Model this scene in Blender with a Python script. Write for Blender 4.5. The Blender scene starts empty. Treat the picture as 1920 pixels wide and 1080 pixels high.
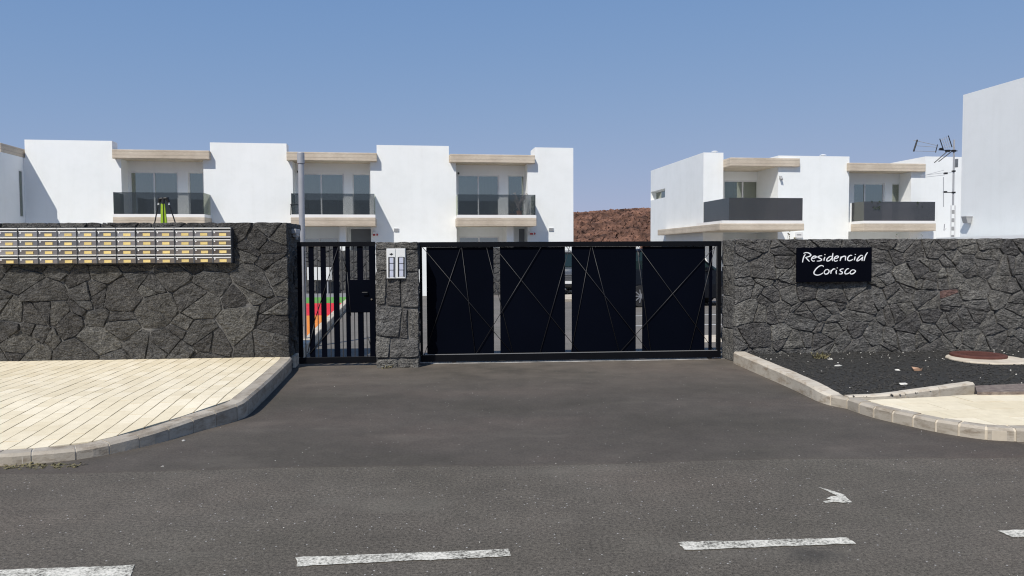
import bpy, bmesh, math, random
from mathutils import Vector, Matrix, noise

SC = bpy.context.scene
COL = SC.collection
R = math.radians

# ------------------------------------------------------------------ camera
F = 1400.0                                   # focal length in pixels of a 1920 wide frame
EYE = 1.6
PITCH = math.atan(62 / F)
ROLL = 0.005
cam_d = bpy.data.cameras.new('camera')
cam_d.sensor_width = 36.0
cam_d.lens = F / 1920 * 36.0
cam_d.clip_start = 0.05
cam_d.clip_end = 5000
cam = bpy.data.objects.new('camera', cam_d)
COL.objects.link(cam)
CAM_M = (Matrix.Translation((0, 0, EYE)) @ Matrix.Rotation(math.pi / 2 - PITCH, 4, 'X')
         @ Matrix.Rotation(-ROLL, 4, 'Z'))
cam.matrix_world = CAM_M
SC.camera = cam
SC.render.engine = 'CYCLES'
SC.cycles.filter_width = 1.15

# ------------------------------------------------------------------ light
A_W = R(4.5)                                 # front walls, turned against the camera
A_H = R(8.0)                                 # the two rows of houses
sd = Matrix.Rotation(A_W, 3, 'Z') @ Vector((0.45, 0.72, -1.0)).normalized()   # the way sunlight travels
w = bpy.data.worlds.new('World')
SC.world = w
w.use_nodes = True
nt = w.node_tree
nt.nodes.clear()
wo = nt.nodes.new('ShaderNodeOutputWorld')
bg = nt.nodes.new('ShaderNodeBackground')
sky = nt.nodes.new('ShaderNodeTexSky')
sky.sky_type = 'NISHITA'
sky.sun_disc = False
sky.sun_elevation = math.asin(-sd.z)
sky.sun_rotation = math.atan2(-sd.x, -sd.y)
sky.altitude = 2500
sky.air_density = 1.0
sky.dust_density = 0.4
sky.ozone_density = 3.0
bg.inputs['Strength'].default_value = 0.143
# thin, even haze: compress the bright horizon so the sky stays a flat periwinkle
vm1 = nt.nodes.new('ShaderNodeVectorMath'); vm1.operation = 'MULTIPLY'; vm1.inputs[1].default_value = (1.535, 2.419, 5.112)
vm2 = nt.nodes.new('ShaderNodeVectorMath'); vm2.operation = 'MULTIPLY_ADD'
vm2.inputs[1].default_value = (0.382, 0.648, 1.080); vm2.inputs[2].default_value = (1, 1, 1)
vm3 = nt.nodes.new('ShaderNodeVectorMath'); vm3.operation = 'DIVIDE'
nt.links.new(sky.outputs[0], vm1.inputs[0]); nt.links.new(sky.outputs[0], vm2.inputs[0])
nt.links.new(vm1.outputs[0], vm3.inputs[0]); nt.links.new(vm2.outputs[0], vm3.inputs[1])
nt.links.new(vm3.outputs[0], bg.inputs[0])
nt.links.new(bg.outputs[0], wo.inputs[0])
sl = bpy.data.lights.new('sun', 'SUN')
sl.energy = 4.2
sl.angle = R(0.5)
sl.color = (1.0, 0.955, 0.885)
so = bpy.data.objects.new('sun', sl)
so.rotation_euler = sd.to_track_quat('-Z', 'Y').to_euler()
so.location = (-20, -30, 40)
COL.objects.link(so)
SC.view_settings.view_transform = 'Standard'
SC.view_settings.look = 'None'
SC.view_settings.exposure = 0.0
SC.view_settings.gamma = 1.0
SC.view_settings.use_curve_mapping = False

# ------------------------------------------------------------------ measuring helpers
CO = Vector((0, 0, EYE))
def ray(px, py):
    d = Vector(((px - 960) / F, -(py - 540) / F, -1.0))
    return (CAM_M.to_3x3() @ d)
def on_z(px, py, z=0.0):
    d = ray(px, py)
    t = (z - EYE) / d.z
    return CO + d * t
class Frame:
    """a building frame: u along the facade, v back from it, z up"""
    def __init__(self, origin, yaw):
        self.o = Vector((origin[0], origin[1], 0))
        self.yaw = yaw
        self.M = Matrix.Translation(self.o) @ Matrix.Rotation(yaw, 4, 'Z')
        self.I = self.M.inverted()
    def at(self, px, py, v=0.0):
        o = self.I @ CO
        d = self.I.to_3x3() @ ray(px, py)
        t = (v - o.y) / d.y
        q = o + d * t
        return q.x, q.z
    def u(self, px, py, v=0.0):
        return self.at(px, py, v)[0]
    def z(self, px, py, v=0.0):
        return self.at(px, py, v)[1]
    def on_side(self, px, py, u=0.0):
        o = self.I @ CO
        d = self.I.to_3x3() @ ray(px, py)
        t = (u - o.x) / d.x
        q = o + d * t
        return q.y, q.z
    def w(self, u, v, z=0.0):
        return self.M @ Vector((u, v, z))
    def loc(self, p):
        return self.I @ Vector(p)

# ------------------------------------------------------------------ object helpers
def link(o, parent=None):
    COL.objects.link(o)
    if parent is not None:
        o.parent = parent
    return o
def tag(o, label=None, cat=None, group=None, kind=None):
    if label: o['label'] = label
    if cat: o['category'] = cat
    if group: o['group'] = group
    if kind: o['kind'] = kind
    return o
def thing(name, label, cat, frame=None, loc=(0, 0, 0), rz=0.0, group=None):
    o = bpy.data.objects.new(name, None)
    COL.objects.link(o)
    o.empty_display_size = 0.2
    if frame is not None:
        o.location = frame.w(*loc)
        o.rotation_euler = (0, 0, frame.yaw + rz)
    else:
        o.location = loc
        o.rotation_euler = (0, 0, rz)
    return tag(o, label, cat, group)
def copy_tree(o, parent=None):
    c = o.copy()
    COL.objects.link(c)
    if parent is not None:
        c.parent = parent
    for ch in list(o.children):
        copy_tree(ch, c)
    return c

class MB:
    def __init__(self):
        self.v = []
        self.f = []
    def add(self, vs, fs):
        n = len(self.v)
        self.v += [tuple(p) for p in vs]
        self.f += [tuple(i + n for i in f) for f in fs]
        return self
    def box(self, x0, x1, y0, y1, z0, z1, M=None):
        if x0 > x1: x0, x1 = x1, x0
        if y0 > y1: y0, y1 = y1, y0
        if z0 > z1: z0, z1 = z1, z0
        vs = [Vector(p) for p in ((x0, y0, z0), (x1, y0, z0), (x1, y1, z0), (x0, y1, z0),
                                  (x0, y0, z1), (x1, y0, z1), (x1, y1, z1), (x0, y1, z1))]
        if M is not None:
            vs = [M @ p for p in vs]
        return self.add(vs, [(0, 3, 2, 1), (4, 5, 6, 7), (0, 1, 5, 4), (1, 2, 6, 5), (2, 3, 7, 6), (3, 0, 4, 7)])
    def tube(self, p0, p1, r0, r1=None, n=8, caps=True):
        p0, p1 = Vector(p0), Vector(p1)
        r1 = r0 if r1 is None else r1
        d = (p1 - p0)
        q = d.to_track_quat('Z', 'Y')
        a, b = q @ Vector((1, 0, 0)), q @ Vector((0, 1, 0))
        vs = []
        for p, r in ((p0, r0), (p1, r1)):
            for i in range(n):
                t = 2 * math.pi * i / n
                vs.append(p + a * (r * math.cos(t)) + b * (r * math.sin(t)))
        fs = [(i, (i + 1) % n, n + (i + 1) % n, n + i) for i in range(n)]
        if caps:
            fs += [tuple(reversed(range(n))), tuple(range(n, 2 * n))]
        return self.add(vs, fs)
    def bar(self, p0, p1, w, h, up=(0, 1, 0)):
        """square bar from p0 to p1"""
        p0, p1 = Vector(p0), Vector(p1)
        d = (p1 - p0).normalized()
        a = d.cross(Vector(up)).normalized() * (w / 2)
        b = a.cross(d).normalized() * (h / 2)
        vs = [p0 - a - b, p0 + a - b, p0 + a + b, p0 - a + b, p1 - a - b, p1 + a - b, p1 + a + b, p1 - a + b]
        return self.add(vs, [(0, 3, 2, 1), (4, 5, 6, 7), (0, 1, 5, 4), (1, 2, 6, 5), (2, 3, 7, 6), (3, 0, 4, 7)])
    def prism(self, poly, z0, z1, M=None):
        """poly: list of (x, y); extruded along z"""
        n = len(poly)
        vs = [Vector((p[0], p[1], z0)) for p in poly] + [Vector((p[0], p[1], z1)) for p in poly]
        if M is not None:
            vs = [M @ p for p in vs]
        fs = [tuple(reversed(range(n))), tuple(range(n, 2 * n))]
        fs += [(i, (i + 1) % n, n + (i + 1) % n, n + i) for i in range(n)]
        return self.add(vs, fs)
    def lathe(self, prof, n=20, c=(0, 0, 0), M=None):
        vs, fs = [], []
        for (r, z) in prof:
            for i in range(n):
                t = 2 * math.pi * i / n
                vs.append(Vector((c[0] + r * math.cos(t), c[1] + r * math.sin(t), c[2] + z)))
        m = len(prof)
        for k in range(m - 1):
            for i in range(n):
                j = (i + 1) % n
                fs.append((k * n + i, k * n + j, (k + 1) * n + j, (k + 1) * n + i))
        fs.append(tuple(reversed(range(n))))
        fs.append(tuple((m - 1) * n + i for i in range(n)))
        if M is not None:
            vs = [M @ p for p in vs]
        return self.add(vs, fs)
    def mesh(self, name, mat, bevel=0.0, smooth=False, fix=True, seg=1):
        me = bpy.data.meshes.new(name)
        me.from_pydata(self.v, [], self.f)
        if fix or bevel:
            bm = bmesh.new()
            bm.from_mesh(me)
            if bevel:
                es = [e for e in bm.edges if len(e.link_faces) == 2 and e.calc_face_angle(0) > 0.5]
                bmesh.ops.bevel(bm, geom=es, offset=bevel, segments=seg, profile=0.5, affect='EDGES', clamp_overlap=True)
            bmesh.ops.recalc_face_normals(bm, faces=bm.faces)
            bm.to_mesh(me)
            bm.free()
        if mat is not None:
            me.materials.append(mat)
        if smooth:
            me.shade_smooth()
        return me
    def build(self, name, mat, parent=None, **k):
        o = bpy.data.objects.new(name, self.mesh(name, mat, **k))
        return link(o, parent)
def struct(o):
    o['kind'] = 'structure'
    return o
def stuff(o, label=None, cat=None):
    o['kind'] = 'stuff'
    if label: o['label'] = label
    if cat: o['category'] = cat
    return o

# ------------------------------------------------------------------ materials
def ramp(nt, fac, stops):
    r = nt.nodes.new('ShaderNodeValToRGB')
    e = r.color_ramp.elements
    e[0].position, e[0].color = stops[0][0], (*stops[0][1], 1)
    e[1].position, e[1].color = stops[-1][0], (*stops[-1][1], 1)
    for p, c in stops[1:-1]:
        n = e.new(p)
        n.color = (*c, 1)
    nt.links.new(fac, r.inputs[0])
    return r.outputs[0]
def mixc(nt, fac, a, b, mode='MIX'):
    m = nt.nodes.new('ShaderNodeMix')
    m.data_type = 'RGBA'
    m.blend_type = mode
    for i, val in ((0, fac), (6, a), (7, b)):
        if hasattr(val, 'is_output') or isinstance(val, bpy.types.NodeSocket):
            nt.links.new(val, m.inputs[i])
        elif i == 0:
            m.inputs[0].default_value = val
        else:
            m.inputs[i].default_value = (*val, 1)
    return m.outputs[2]
def math_n(nt, op, a, b=None):
    m = nt.nodes.new('ShaderNodeMath')
    m.operation = op
    for i, val in ((0, a), (1, b)):
        if val is None: continue
        if isinstance(val, bpy.types.NodeSocket): nt.links.new(val, m.inputs[i])
        else: m.inputs[i].default_value = val
    return m.outputs[0]
def tex_noise(nt, co, scale, detail=4, rough=0.55):
    n = nt.nodes.new('ShaderNodeTexNoise')
    n.inputs['Scale'].default_value = scale
    n.inputs['Detail'].default_value = detail
    n.inputs['Roughness'].default_value = rough
    nt.links.new(co, n.inputs['Vector'])
    return n.outputs[0]
def tex_voro(nt, co, scale, feature='F1', out=0):
    n = nt.nodes.new('ShaderNodeTexVoronoi')
    n.feature = feature
    n.inputs['Scale'].default_value = scale
    nt.links.new(co, n.inputs['Vector'])
    return n.outputs[out]
def new_mat(name, color=(0.5, 0.5, 0.5), rough=0.6, metal=0.0, spec=0.5):
    m = bpy.data.materials.new(name)
    m.use_nodes = True
    t = m.node_tree
    b = t.nodes['Principled BSDF']
    b.inputs['Base Color'].default_value = (*color, 1)
    b.inputs['Roughness'].default_value = rough
    b.inputs['Metallic'].default_value = metal
    b.inputs['Specular IOR Level'].default_value = spec
    m.diffuse_color = (*color, 1)
    return m, t, b
def coords(t, mapping=(1, 1, 1)):
    c = t.nodes.new('ShaderNodeTexCoord')
    if mapping == (1, 1, 1):
        return c.outputs['Object']
    mp = t.nodes.new('ShaderNodeMapping')
    mp.inputs['Scale'].default_value = mapping
    t.links.new(c.outputs['Object'], mp.inputs[0])
    return mp.outputs[0]
def add_bump(t, b, h, strength, dist):
    n = t.nodes.new('ShaderNodeBump')
    n.inputs['Strength'].default_value = strength
    n.inputs['Distance'].default_value = dist
    t.links.new(h, n.inputs['Height'])
    t.links.new(n.outputs[0], b.inputs['Normal'])
def mottled(name, c0, c1, scale, rough=0.8, bump=0.0, bscale=None, bdist=0.01, rnd=0.0, spec=0.3, mapping=(1, 1, 1), metal=0.0, detail=5):
    """two colours mixed by noise, fine relief, optional per-object brightness"""
    m, t, b = new_mat(name, c0, rough, metal, spec)
    co = coords(t, mapping)
    n = tex_noise(t, co, scale, detail)
    c = ramp(t, n, [(0.3, c0), (0.7, c1)])
    if rnd:
        oi = t.nodes.new('ShaderNodeObjectInfo')
        f = math_n(t, 'ADD', math_n(t, 'MULTIPLY', oi.outputs['Random'], 2 * rnd), 1 - rnd)
        cb = t.nodes.new('ShaderNodeCombineColor')
        for i in range(3): t.links.new(f, cb.inputs[i])
        c = mixc(t, 1.0, c, cb.outputs[0], 'MULTIPLY')
    t.links.new(c, b.inputs['Base Color'])
    if bump:
        add_bump(t, b, tex_noise(t, co, bscale or scale * 4, 6, 0.65), bump, bdist)
    return m

M = {}
def m_render(name, c0, c1):
    m, t, b = new_mat(name, c0, 0.85, 0, 0.3)
    co = coords(t)
    c = ramp(t, tex_noise(t, co, 0.35, 5), [(0.3, c0), (0.7, c1)])
    st = tex_noise(t, coords(t, (1.6, 1.6, 0.10)), 2.2, 5, 0.65)       # faint run-off streaks
    c = mixc(t, 0.32, c, ramp(t, st, [(0.30, (0.93, 0.925, 0.915)), (0.5, (1, 1, 1)), (0.8, (1.0, 1.0, 1.0))]), 'MULTIPLY')
    pt = tex_noise(t, co, 1.4, 6, 0.7)
    c = mixc(t, 0.6, c, ramp(t, pt, [(0.30, (0.95, 0.95, 0.945)), (0.55, (1, 1, 1))]), 'MULTIPLY')
    t.links.new(c, b.inputs['Base Color'])
    add_bump(t, b, math_n(t, 'ADD', tex_noise(t, co, 30, 5), tex_noise(t, co, 1.5, 3)), 0.25, 0.008)
    return m
M['render_white'] = m_render('white_render', (0.82, 0.835, 0.815), (0.88, 0.89, 0.87))
M['render_side'] = m_render('white_render_weathered', (0.83, 0.85, 0.835), (0.88, 0.895, 0.88))
M['ledge_white'] = mottled('white_ledge', (0.80, 0.78, 0.74), (0.86, 0.84, 0.81), 1.5, 0.7)
M['frame'] = mottled('white_lacquered_aluminium', (0.70, 0.70, 0.69), (0.76, 0.76, 0.75), 2, 0.4)
M['gate'] = mottled('black_blue_steel', (0.0009, 0.0017, 0.0048), (0.0014, 0.0023, 0.0062), 1.2, 0.6, spec=0.04)
M['gate_frame'] = mottled('black_steel_frame', (0.0028, 0.0032, 0.0046), (0.0046, 0.005, 0.0066), 3, 0.45, spec=0.15)
M['rod'] = mottled('dark_steel_rod', (0.013, 0.013, 0.016), (0.026, 0.025, 0.025), 6, 0.45, spec=0.5)
M['rail_edge'] = new_mat('worn_rail_edge', (0.30, 0.30, 0.29), 0.45, 0.4)[0]
M['lead'] = new_mat('black_plastic', (0.012, 0.012, 0.013), 0.5)[0]
M['black'] = new_mat('matt_black', (0.006, 0.006, 0.007), 0.7)[0]
M['white_plastic'] = new_mat('white_plastic', (0.75, 0.75, 0.73), 0.45)[0]
M['grey_plastic'] = new_mat('grey_plastic', (0.36, 0.36, 0.36), 0.5)[0]
M['red_plastic'] = new_mat('red_plastic', (0.45, 0.03, 0.03), 0.4)[0]
M['lime'] = mottled('lime_fabric', (0.27, 0.43, 0.02), (0.38, 0.56, 0.04), 12, 0.7)
M['pole'] = mottled('galvanised_pole', (0.40, 0.40, 0.41), (0.48, 0.48, 0.49), 4, 0.45, metal=0.3)
M['curtain'] = mottled('grey_curtain', (0.46, 0.47, 0.45), (0.58, 0.58, 0.55), 3, 0.9)
M['interior'] = new_mat('room_interior', (0.30, 0.29, 0.27), 0.9)[0]
M['door_grey'] = mottled('grey_door', (0.17, 0.18, 0.19), (0.20, 0.21, 0.22), 2, 0.5)
M['tyre'] = new_mat('tyre_rubber', (0.014, 0.014, 0.015), 0.8)[0]
M['alloy'] = new_mat('alloy_wheel', (0.45, 0.45, 0.46), 0.3, 0.8)[0]
M['car_dark'] = new_mat('dark_car_paint', (0.005, 0.006, 0.009), 0.3, 0.0, 0.25)[0]
M['car_grey'] = new_mat('grey_car_paint', (0.10, 0.105, 0.11), 0.2, 0.3, 0.6)[0]
M['car_light'] = new_mat('car_lamp', (0.75, 0.76, 0.78), 0.12)[0]
M['steel'] = mottled('brushed_steel', (0.42, 0.37, 0.30), (0.60, 0.53, 0.44), 9, 0.15, metal=0.92, mapping=(1, 1, 6), rnd=0.35)
M['steel_lip'] = mottled('bright_steel_lip', (0.84, 0.84, 0.83), (0.90, 0.90, 0.88), 6, 0.5, metal=0.1)
M['steel_body'] = mottled('steel_box', (0.30, 0.30, 0.30), (0.38, 0.38, 0.37), 6, 0.35, metal=0.8)
M['brass'] = mottled('yellow_name_card', (0.68, 0.50, 0.16), (0.80, 0.63, 0.28), 40, 0.5, rnd=0.12)
M['sign'] = mottled('navy_sign_board', (0.0008, 0.0011, 0.0035), (0.0012, 0.0016, 0.0046), 3, 0.45, spec=0.08)
M['letter'] = new_mat('white_letter_paint', (0.86, 0.86, 0.86), 0.6)[0]
M['orange'] = mottled('orange_rubber', (0.72, 0.22, 0.03), (0.80, 0.27, 0.05), 8, 0.85)
M['red'] = mottled('red_rubber', (0.62, 0.02, 0.03), (0.70, 0.03, 0.045), 8, 0.85)
M['green'] = mottled('green_rubber', (0.10, 0.27, 0.05), (0.14, 0.33, 0.07), 8, 0.85)
M['rust'] = mottled('rusted_iron', (0.075, 0.030, 0.023), (0.125, 0.05, 0.038), 9, 0.85, 0.4, 60, 0.004)
M['collar'] = mottled('pale_concrete', (0.50, 0.43, 0.33), (0.66, 0.58, 0.46), 6, 0.85, 0.4, 40, 0.006)
M['earth'] = mottled('dry_earth', (0.09, 0.07, 0.055), (0.15, 0.115, 0.09), 0.2, 0.95, 0.5, 3, 0.05)
M['core'] = mottled('dark_mortar', (0.008, 0.008, 0.008), (0.22, 0.21, 0.195), 6, 0.95, 0.6, 50, 0.01)
M['far_stone'] = mottled('far_basalt', (0.045, 0.045, 0.046), (0.10, 0.098, 0.095), 5, 0.95, 0.8, 16, 0.03, rnd=0.3)
M['twig'] = mottled('pale_twig', (0.40, 0.36, 0.32), (0.55, 0.48, 0.45), 20, 0.8)
M['leaf'] = mottled('dark_leaf', (0.035, 0.06, 0.02), (0.07, 0.11, 0.04), 8, 0.7)
M['weed'] = mottled('dry_weed', (0.11, 0.10, 0.045), (0.26, 0.22, 0.12), 15, 0.8)
M['terracotta'] = mottled('clay_pot', (0.30, 0.14, 0.08), (0.36, 0.18, 0.10), 8, 0.8)
M['litter'] = new_mat('pale_litter', (0.70, 0.66, 0.58), 0.7)[0]
M['litter_brown'] = new_mat('brown_litter', (0.45, 0.27, 0.17), 0.7)[0]
M['joint'] = mottled('sandy_joint', (0.10, 0.085, 0.06), (0.22, 0.19, 0.14), 5, 0.95)
M['line_white'] = mottled('parking_line_paint', (0.62, 0.62, 0.60), (0.75, 0.75, 0.72), 10, 0.8)

def m_concrete():
    m, t, b = new_mat('board_marked_concrete', (0.5, 0.45, 0.37), 0.85, 0, 0.3)
    co = coords(t)
    n1 = tex_noise(t, co, 0.9, 5)
    n2 = tex_noise(t, coords(t, (2.2, 2.2, 26)), 3.0, 4)
    c = ramp(t, n1, [(0.3, (0.52, 0.445, 0.355)), (0.7, (0.72, 0.635, 0.52))])
    c = mixc(t, 0.55, c, ramp(t, n2, [(0.3, (0.62, 0.56, 0.48)), (0.7, (1, 1, 1))]), 'MULTIPLY')
    # board joints: thin dark lines every 0.16 m
    sx = t.nodes.new('ShaderNodeSeparateXYZ')
    t.links.new(co, sx.inputs[0])
    fr = math_n(t, 'FRACT', math_n(t, 'MULTIPLY', sx.outputs[2], 1 / 0.155))
    ln = math_n(t, 'LESS_THAN', fr, 0.10)
    c = mixc(t, math_n(t, 'MULTIPLY', ln, 0.5), c, (0.25, 0.21, 0.16))
    t.links.new(c, b.inputs['Base Color'])
    add_bump(t, b, math_n(t, 'SUBTRACT', n2, ln), 0.5, 0.01)
    return m
M['concrete'] = m_concrete()

def m_glass(name, tint, gloss_lo=0.06, rough=0.02, body=None, bodyf=0.0):
    m = bpy.data.materials.new(name)
    m.use_nodes = True
    t = m.node_tree
    t.nodes.clear()
    o = t.nodes.new('ShaderNodeOutputMaterial')
    tr = t.nodes.new('ShaderNodeBsdfTransparent')
    tr.inputs[0].default_value = (*tint, 1)
    base = tr.outputs[0]
    if body:
        df = t.nodes.new('ShaderNodeBsdfDiffuse')
        df.inputs[0].default_value = (*body, 1)
        mx = t.nodes.new('ShaderNodeMixShader')
        mx.inputs[0].default_value = bodyf
        t.links.new(base, mx.inputs[1]); t.links.new(df.outputs[0], mx.inputs[2])
        base = mx.outputs[0]
    gl = t.nodes.new('ShaderNodeBsdfGlossy')
    gl.inputs['Roughness'].default_value = rough
    gl.inputs[0].default_value = (0.92, 0.96, 0.84, 1)
    lw = t.nodes.new('ShaderNodeLayerWeight')
    lw.inputs[0].default_value = 0.35
    f = math_n(t, 'ADD', math_n(t, 'MULTIPLY', lw.outputs['Fresnel'], 0.8), gloss_lo)
    f = math_n(t, 'MINIMUM', f, 1.0)
    mx = t.nodes.new('ShaderNodeMixShader')
    t.links.new(f, mx.inputs[0])
    t.links.new(base, mx.inputs[1]); t.links.new(gl.outputs[0], mx.inputs[2])
    t.links.new(mx.outputs[0], o.inputs[0])
    return m
M['glass'] = m_glass('window_glass', (0.46, 0.50, 0.48), 0.27)
M['smoked'] = m_glass('smoked_balcony_glass', (0.50, 0.51, 0.52), 0.03)
M['smoked_dark'] = m_glass('dark_smoked_balcony_glass', (0.22, 0.21, 0.22), 0.06, 0.12, (0.105, 0.10, 0.11), 0.34)
M['car_glass'] = new_mat('tinted_car_glass', (0.014, 0.026, 0.026), 0.12, 0.0, 0.3)[0]

def m_stone(name='lava_stone', g=1.0):
    m, t, b = new_mat(name, (0.07, 0.07, 0.07), 0.95, 0, 0.2)
    co = coords(t)
    oi = t.nodes.new('ShaderNodeObjectInfo')
    n1 = tex_noise(t, co, 3.0, 6)
    n2 = tex_noise(t, co, 42.0, 5, 0.7)
    pit = tex_voro(t, co, 55)
    c = ramp(t, n1, [(0.3, (0.066 * g, 0.0635 * g, 0.060 * g)), (0.7, (0.108 * g, 0.105 * g, 0.100 * g))])
    tone = ramp(t, oi.outputs['Random'], [(0.0, (0.66, 0.65, 0.66)), (0.35, (0.92, 0.90, 0.88)), (0.62, (1.0, 1.0, 1.0)),
                                         (0.85, (1.12, 1.10, 1.05)), (1.0, (1.4, 1.39, 1.33))])
    c = mixc(t, 1.0, c, tone, 'MULTIPLY')
    c = mixc(t, 0.85, c, ramp(t, n2, [(0.30, (0.35, 0.35, 0.35)), (0.5, (1, 1, 1)), (0.70, (1.9, 1.87, 1.8))]), 'MULTIPLY')
    c = mixc(t, 0.6, c, ramp(t, pit, [(0.08, (0.35, 0.35, 0.35)), (0.28, (1, 1, 1))]), 'MULTIPLY')
    t.links.new(c, b.inputs['Base Color'])
    h = math_n(t, 'ADD', math_n(t, 'MULTIPLY', n2, 1.3), math_n(t, 'MULTIPLY', pit, 0.6))
    lump = tex_noise(t, coords(t, (1, 1, 1.6)), 15, 4, 0.6)
    c = mixc(t, 0.75, c, ramp(t, lump, [(0.32, (0.5, 0.5, 0.5)), (0.5, (1, 1, 1)), (0.7, (1.35, 1.34, 1.31))]), 'MULTIPLY')
    t.links.new(c, b.inputs['Base Color'])
    h = math_n(t, 'ADD', h, math_n(t, 'MULTIPLY', lump, 2.2))
    add_bump(t, b, h, 1.0, 0.022)
    return m
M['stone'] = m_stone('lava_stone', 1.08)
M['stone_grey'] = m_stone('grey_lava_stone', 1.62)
M['red_stone'] = mottled('red_lava_stone', (0.07, 0.04, 0.035), (0.24, 0.15, 0.13), 30, 0.95, 1.0, 45, 0.02)

def m_asphalt(name, c0, c1, grain, chips, patch, patch_c, tint_k=0.6, oil=None, dust=False):
    m, t, b = new_mat(name, c0, 0.9, 0, 0.25)
    co = coords(t)
    big = tex_noise(t, co, 0.55, 5)
    mid = tex_noise(t, co, 3.5, 5, 0.65)
    fine = math_n(t, 'ADD', math_n(t, 'MULTIPLY', tex_noise(t, co, 130, 3, 0.7), 0.5), math_n(t, 'MULTIPLY', tex_noise(t, co, 48, 4, 0.75), 0.5))
    c = ramp(t, big, [(0.3, c0), (0.7, c1)])
    c = mixc(t, 0.7, c, ramp(t, mid, [(0.3, (0.80, 0.80, 0.80)), (0.7, (1.14, 1.13, 1.12))]), 'MULTIPLY')
    lo, hi = 1 - grain, 1 + grain
    c = mixc(t, 1.0, c, ramp(t, fine, [(0.36, (lo, lo, lo)), (0.64, (hi, hi, hi))]), 'MULTIPLY')
    # pale stone chips
    vd = tex_voro(t, co, 55)
    vc = tex_voro(t, co, 55, 'F1', 1)
    s = t.nodes.new('ShaderNodeSeparateColor')
    t.links.new(vc, s.inputs[0])
    k = math_n(t, 'MULTIPLY', math_n(t, 'GREATER_THAN', s.outputs[0], 1 - chips), math_n(t, 'LESS_THAN', vd, 0.26))
    c = mixc(t, k, c, (0.45, 0.43, 0.40))
    # dusty stains
    st = tex_noise(t, coords(t, (0.6, 1.3, 1)), 1.1, 6, 0.6)
    sf = t.nodes.new('ShaderNodeMapRange')
    sf.inputs[1].default_value = 0.56; sf.inputs[2].default_value = 0.76
    sf.inputs[3].default_value = 0; sf.inputs[4].default_value = patch
    t.links.new(st, sf.inputs[0])
    c = mixc(t, sf.outputs[0], c, patch_c)
    tint = ramp(t, tex_noise(t, coords(t, (0.8, 1.3, 1)), 0.42, 4), [(0.32, (0.84, 0.86, 0.83)), (0.5, (1, 1, 1)), (0.68, (1.15, 1.08, 1.07))])
    c = mixc(t, tint_k, c, tint, 'MULTIPLY')
    if dust:
        sy = t.nodes.new('ShaderNodeSeparateXYZ')
        t.links.new(co, sy.inputs[0])
        mr = t.nodes.new('ShaderNodeMapRange')
        mr.inputs[1].default_value = 8.2; mr.inputs[2].default_value = 11.0; mr.inputs[3].default_value = 0; mr.inputs[4].default_value = 0.9
        t.links.new(sy.outputs[1], mr.inputs[0])
        k_ = math_n(t, 'MULTIPLY', mr.outputs[0], ramp(t, tex_noise(t, co, 1.6, 5, 0.65), [(0.3, (0, 0, 0)), (0.7, (1, 1, 1))]))
        c = mixc(t, k_, c, (0.17, 0.142, 0.113))
    if oil:
        vd_ = t.nodes.new('ShaderNodeVectorMath'); vd_.operation = 'SUBTRACT'; vd_.inputs[1].default_value = oil
        t.links.new(co, vd_.inputs[0])
        vs_ = t.nodes.new('ShaderNodeVectorMath'); vs_.operation = 'MULTIPLY'; vs_.inputs[1].default_value = (1.0, 1.5, 0)
        t.links.new(vd_.outputs[0], vs_.inputs[0])
        ln_ = t.nodes.new('ShaderNodeVectorMath'); ln_.operation = 'LENGTH'
        t.links.new(vs_.outputs[0], ln_.inputs[0])
        dist = math_n(t, 'ADD', ln_.outputs['Value'], math_n(t, 'MULTIPLY', math_n(t, 'SUBTRACT', tex_noise(t, co, 7, 4), 0.5), 0.12))
        mr = t.nodes.new('ShaderNodeMapRange')
        mr.inputs[1].default_value = 0.20; mr.inputs[2].default_value = 0.04; mr.inputs[3].default_value = 0; mr.inputs[4].default_value = 0.62
        t.links.new(dist, mr.inputs[0])
        c = mixc(t, mr.outputs[0], c, (0.03, 0.028, 0.025))
    t.links.new(c, b.inputs['Base Color'])
    add_bump(t, b, fine, 0.55, 0.006)
    return m
M['road'] = m_asphalt('old_street_asphalt', (0.102, 0.088, 0.070), (0.124, 0.109, 0.088), 0.8, 0.03, 0.5, (0.175, 0.158, 0.128), 0.6, tuple(on_z(1530, 1040)))
M['drive'] = m_asphalt('driveway_asphalt', (0.076, 0.0655, 0.0535), (0.102, 0.088, 0.073), 0.3, 0.006, 0.6, (0.150, 0.130, 0.106), 1.0, dust=True)
M['court'] = m_asphalt('courtyard_asphalt', (0.155, 0.142, 0.122), (0.185, 0.17, 0.15), 0.15, 0.0, 0.4, (0.2, 0.19, 0.17))

def m_paint():
    m, t, b = new_mat('worn_road_paint', (0.6, 0.6, 0.55), 0.85, 0, 0.2)
    co = coords(t)
    n = tex_noise(t, co, 60, 4, 0.75)
    n2 = tex_noise(t, co, 6, 3)
    f = math_n(t, 'ADD', n, math_n(t, 'MULTIPLY', n2, 0.55))
    c = ramp(t, f, [(0.61, (0.10, 0.09, 0.075)), (0.71, (0.40, 0.38, 0.32)), (0.87, (0.74, 0.70, 0.60))])
    t.links.new(c, b.inputs['Base Color'])
    add_bump(t, b, tex_noise(t, co, 130, 3, 0.7), 0.5, 0.005)
    return m
M['paint'] = m_paint()

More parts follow.
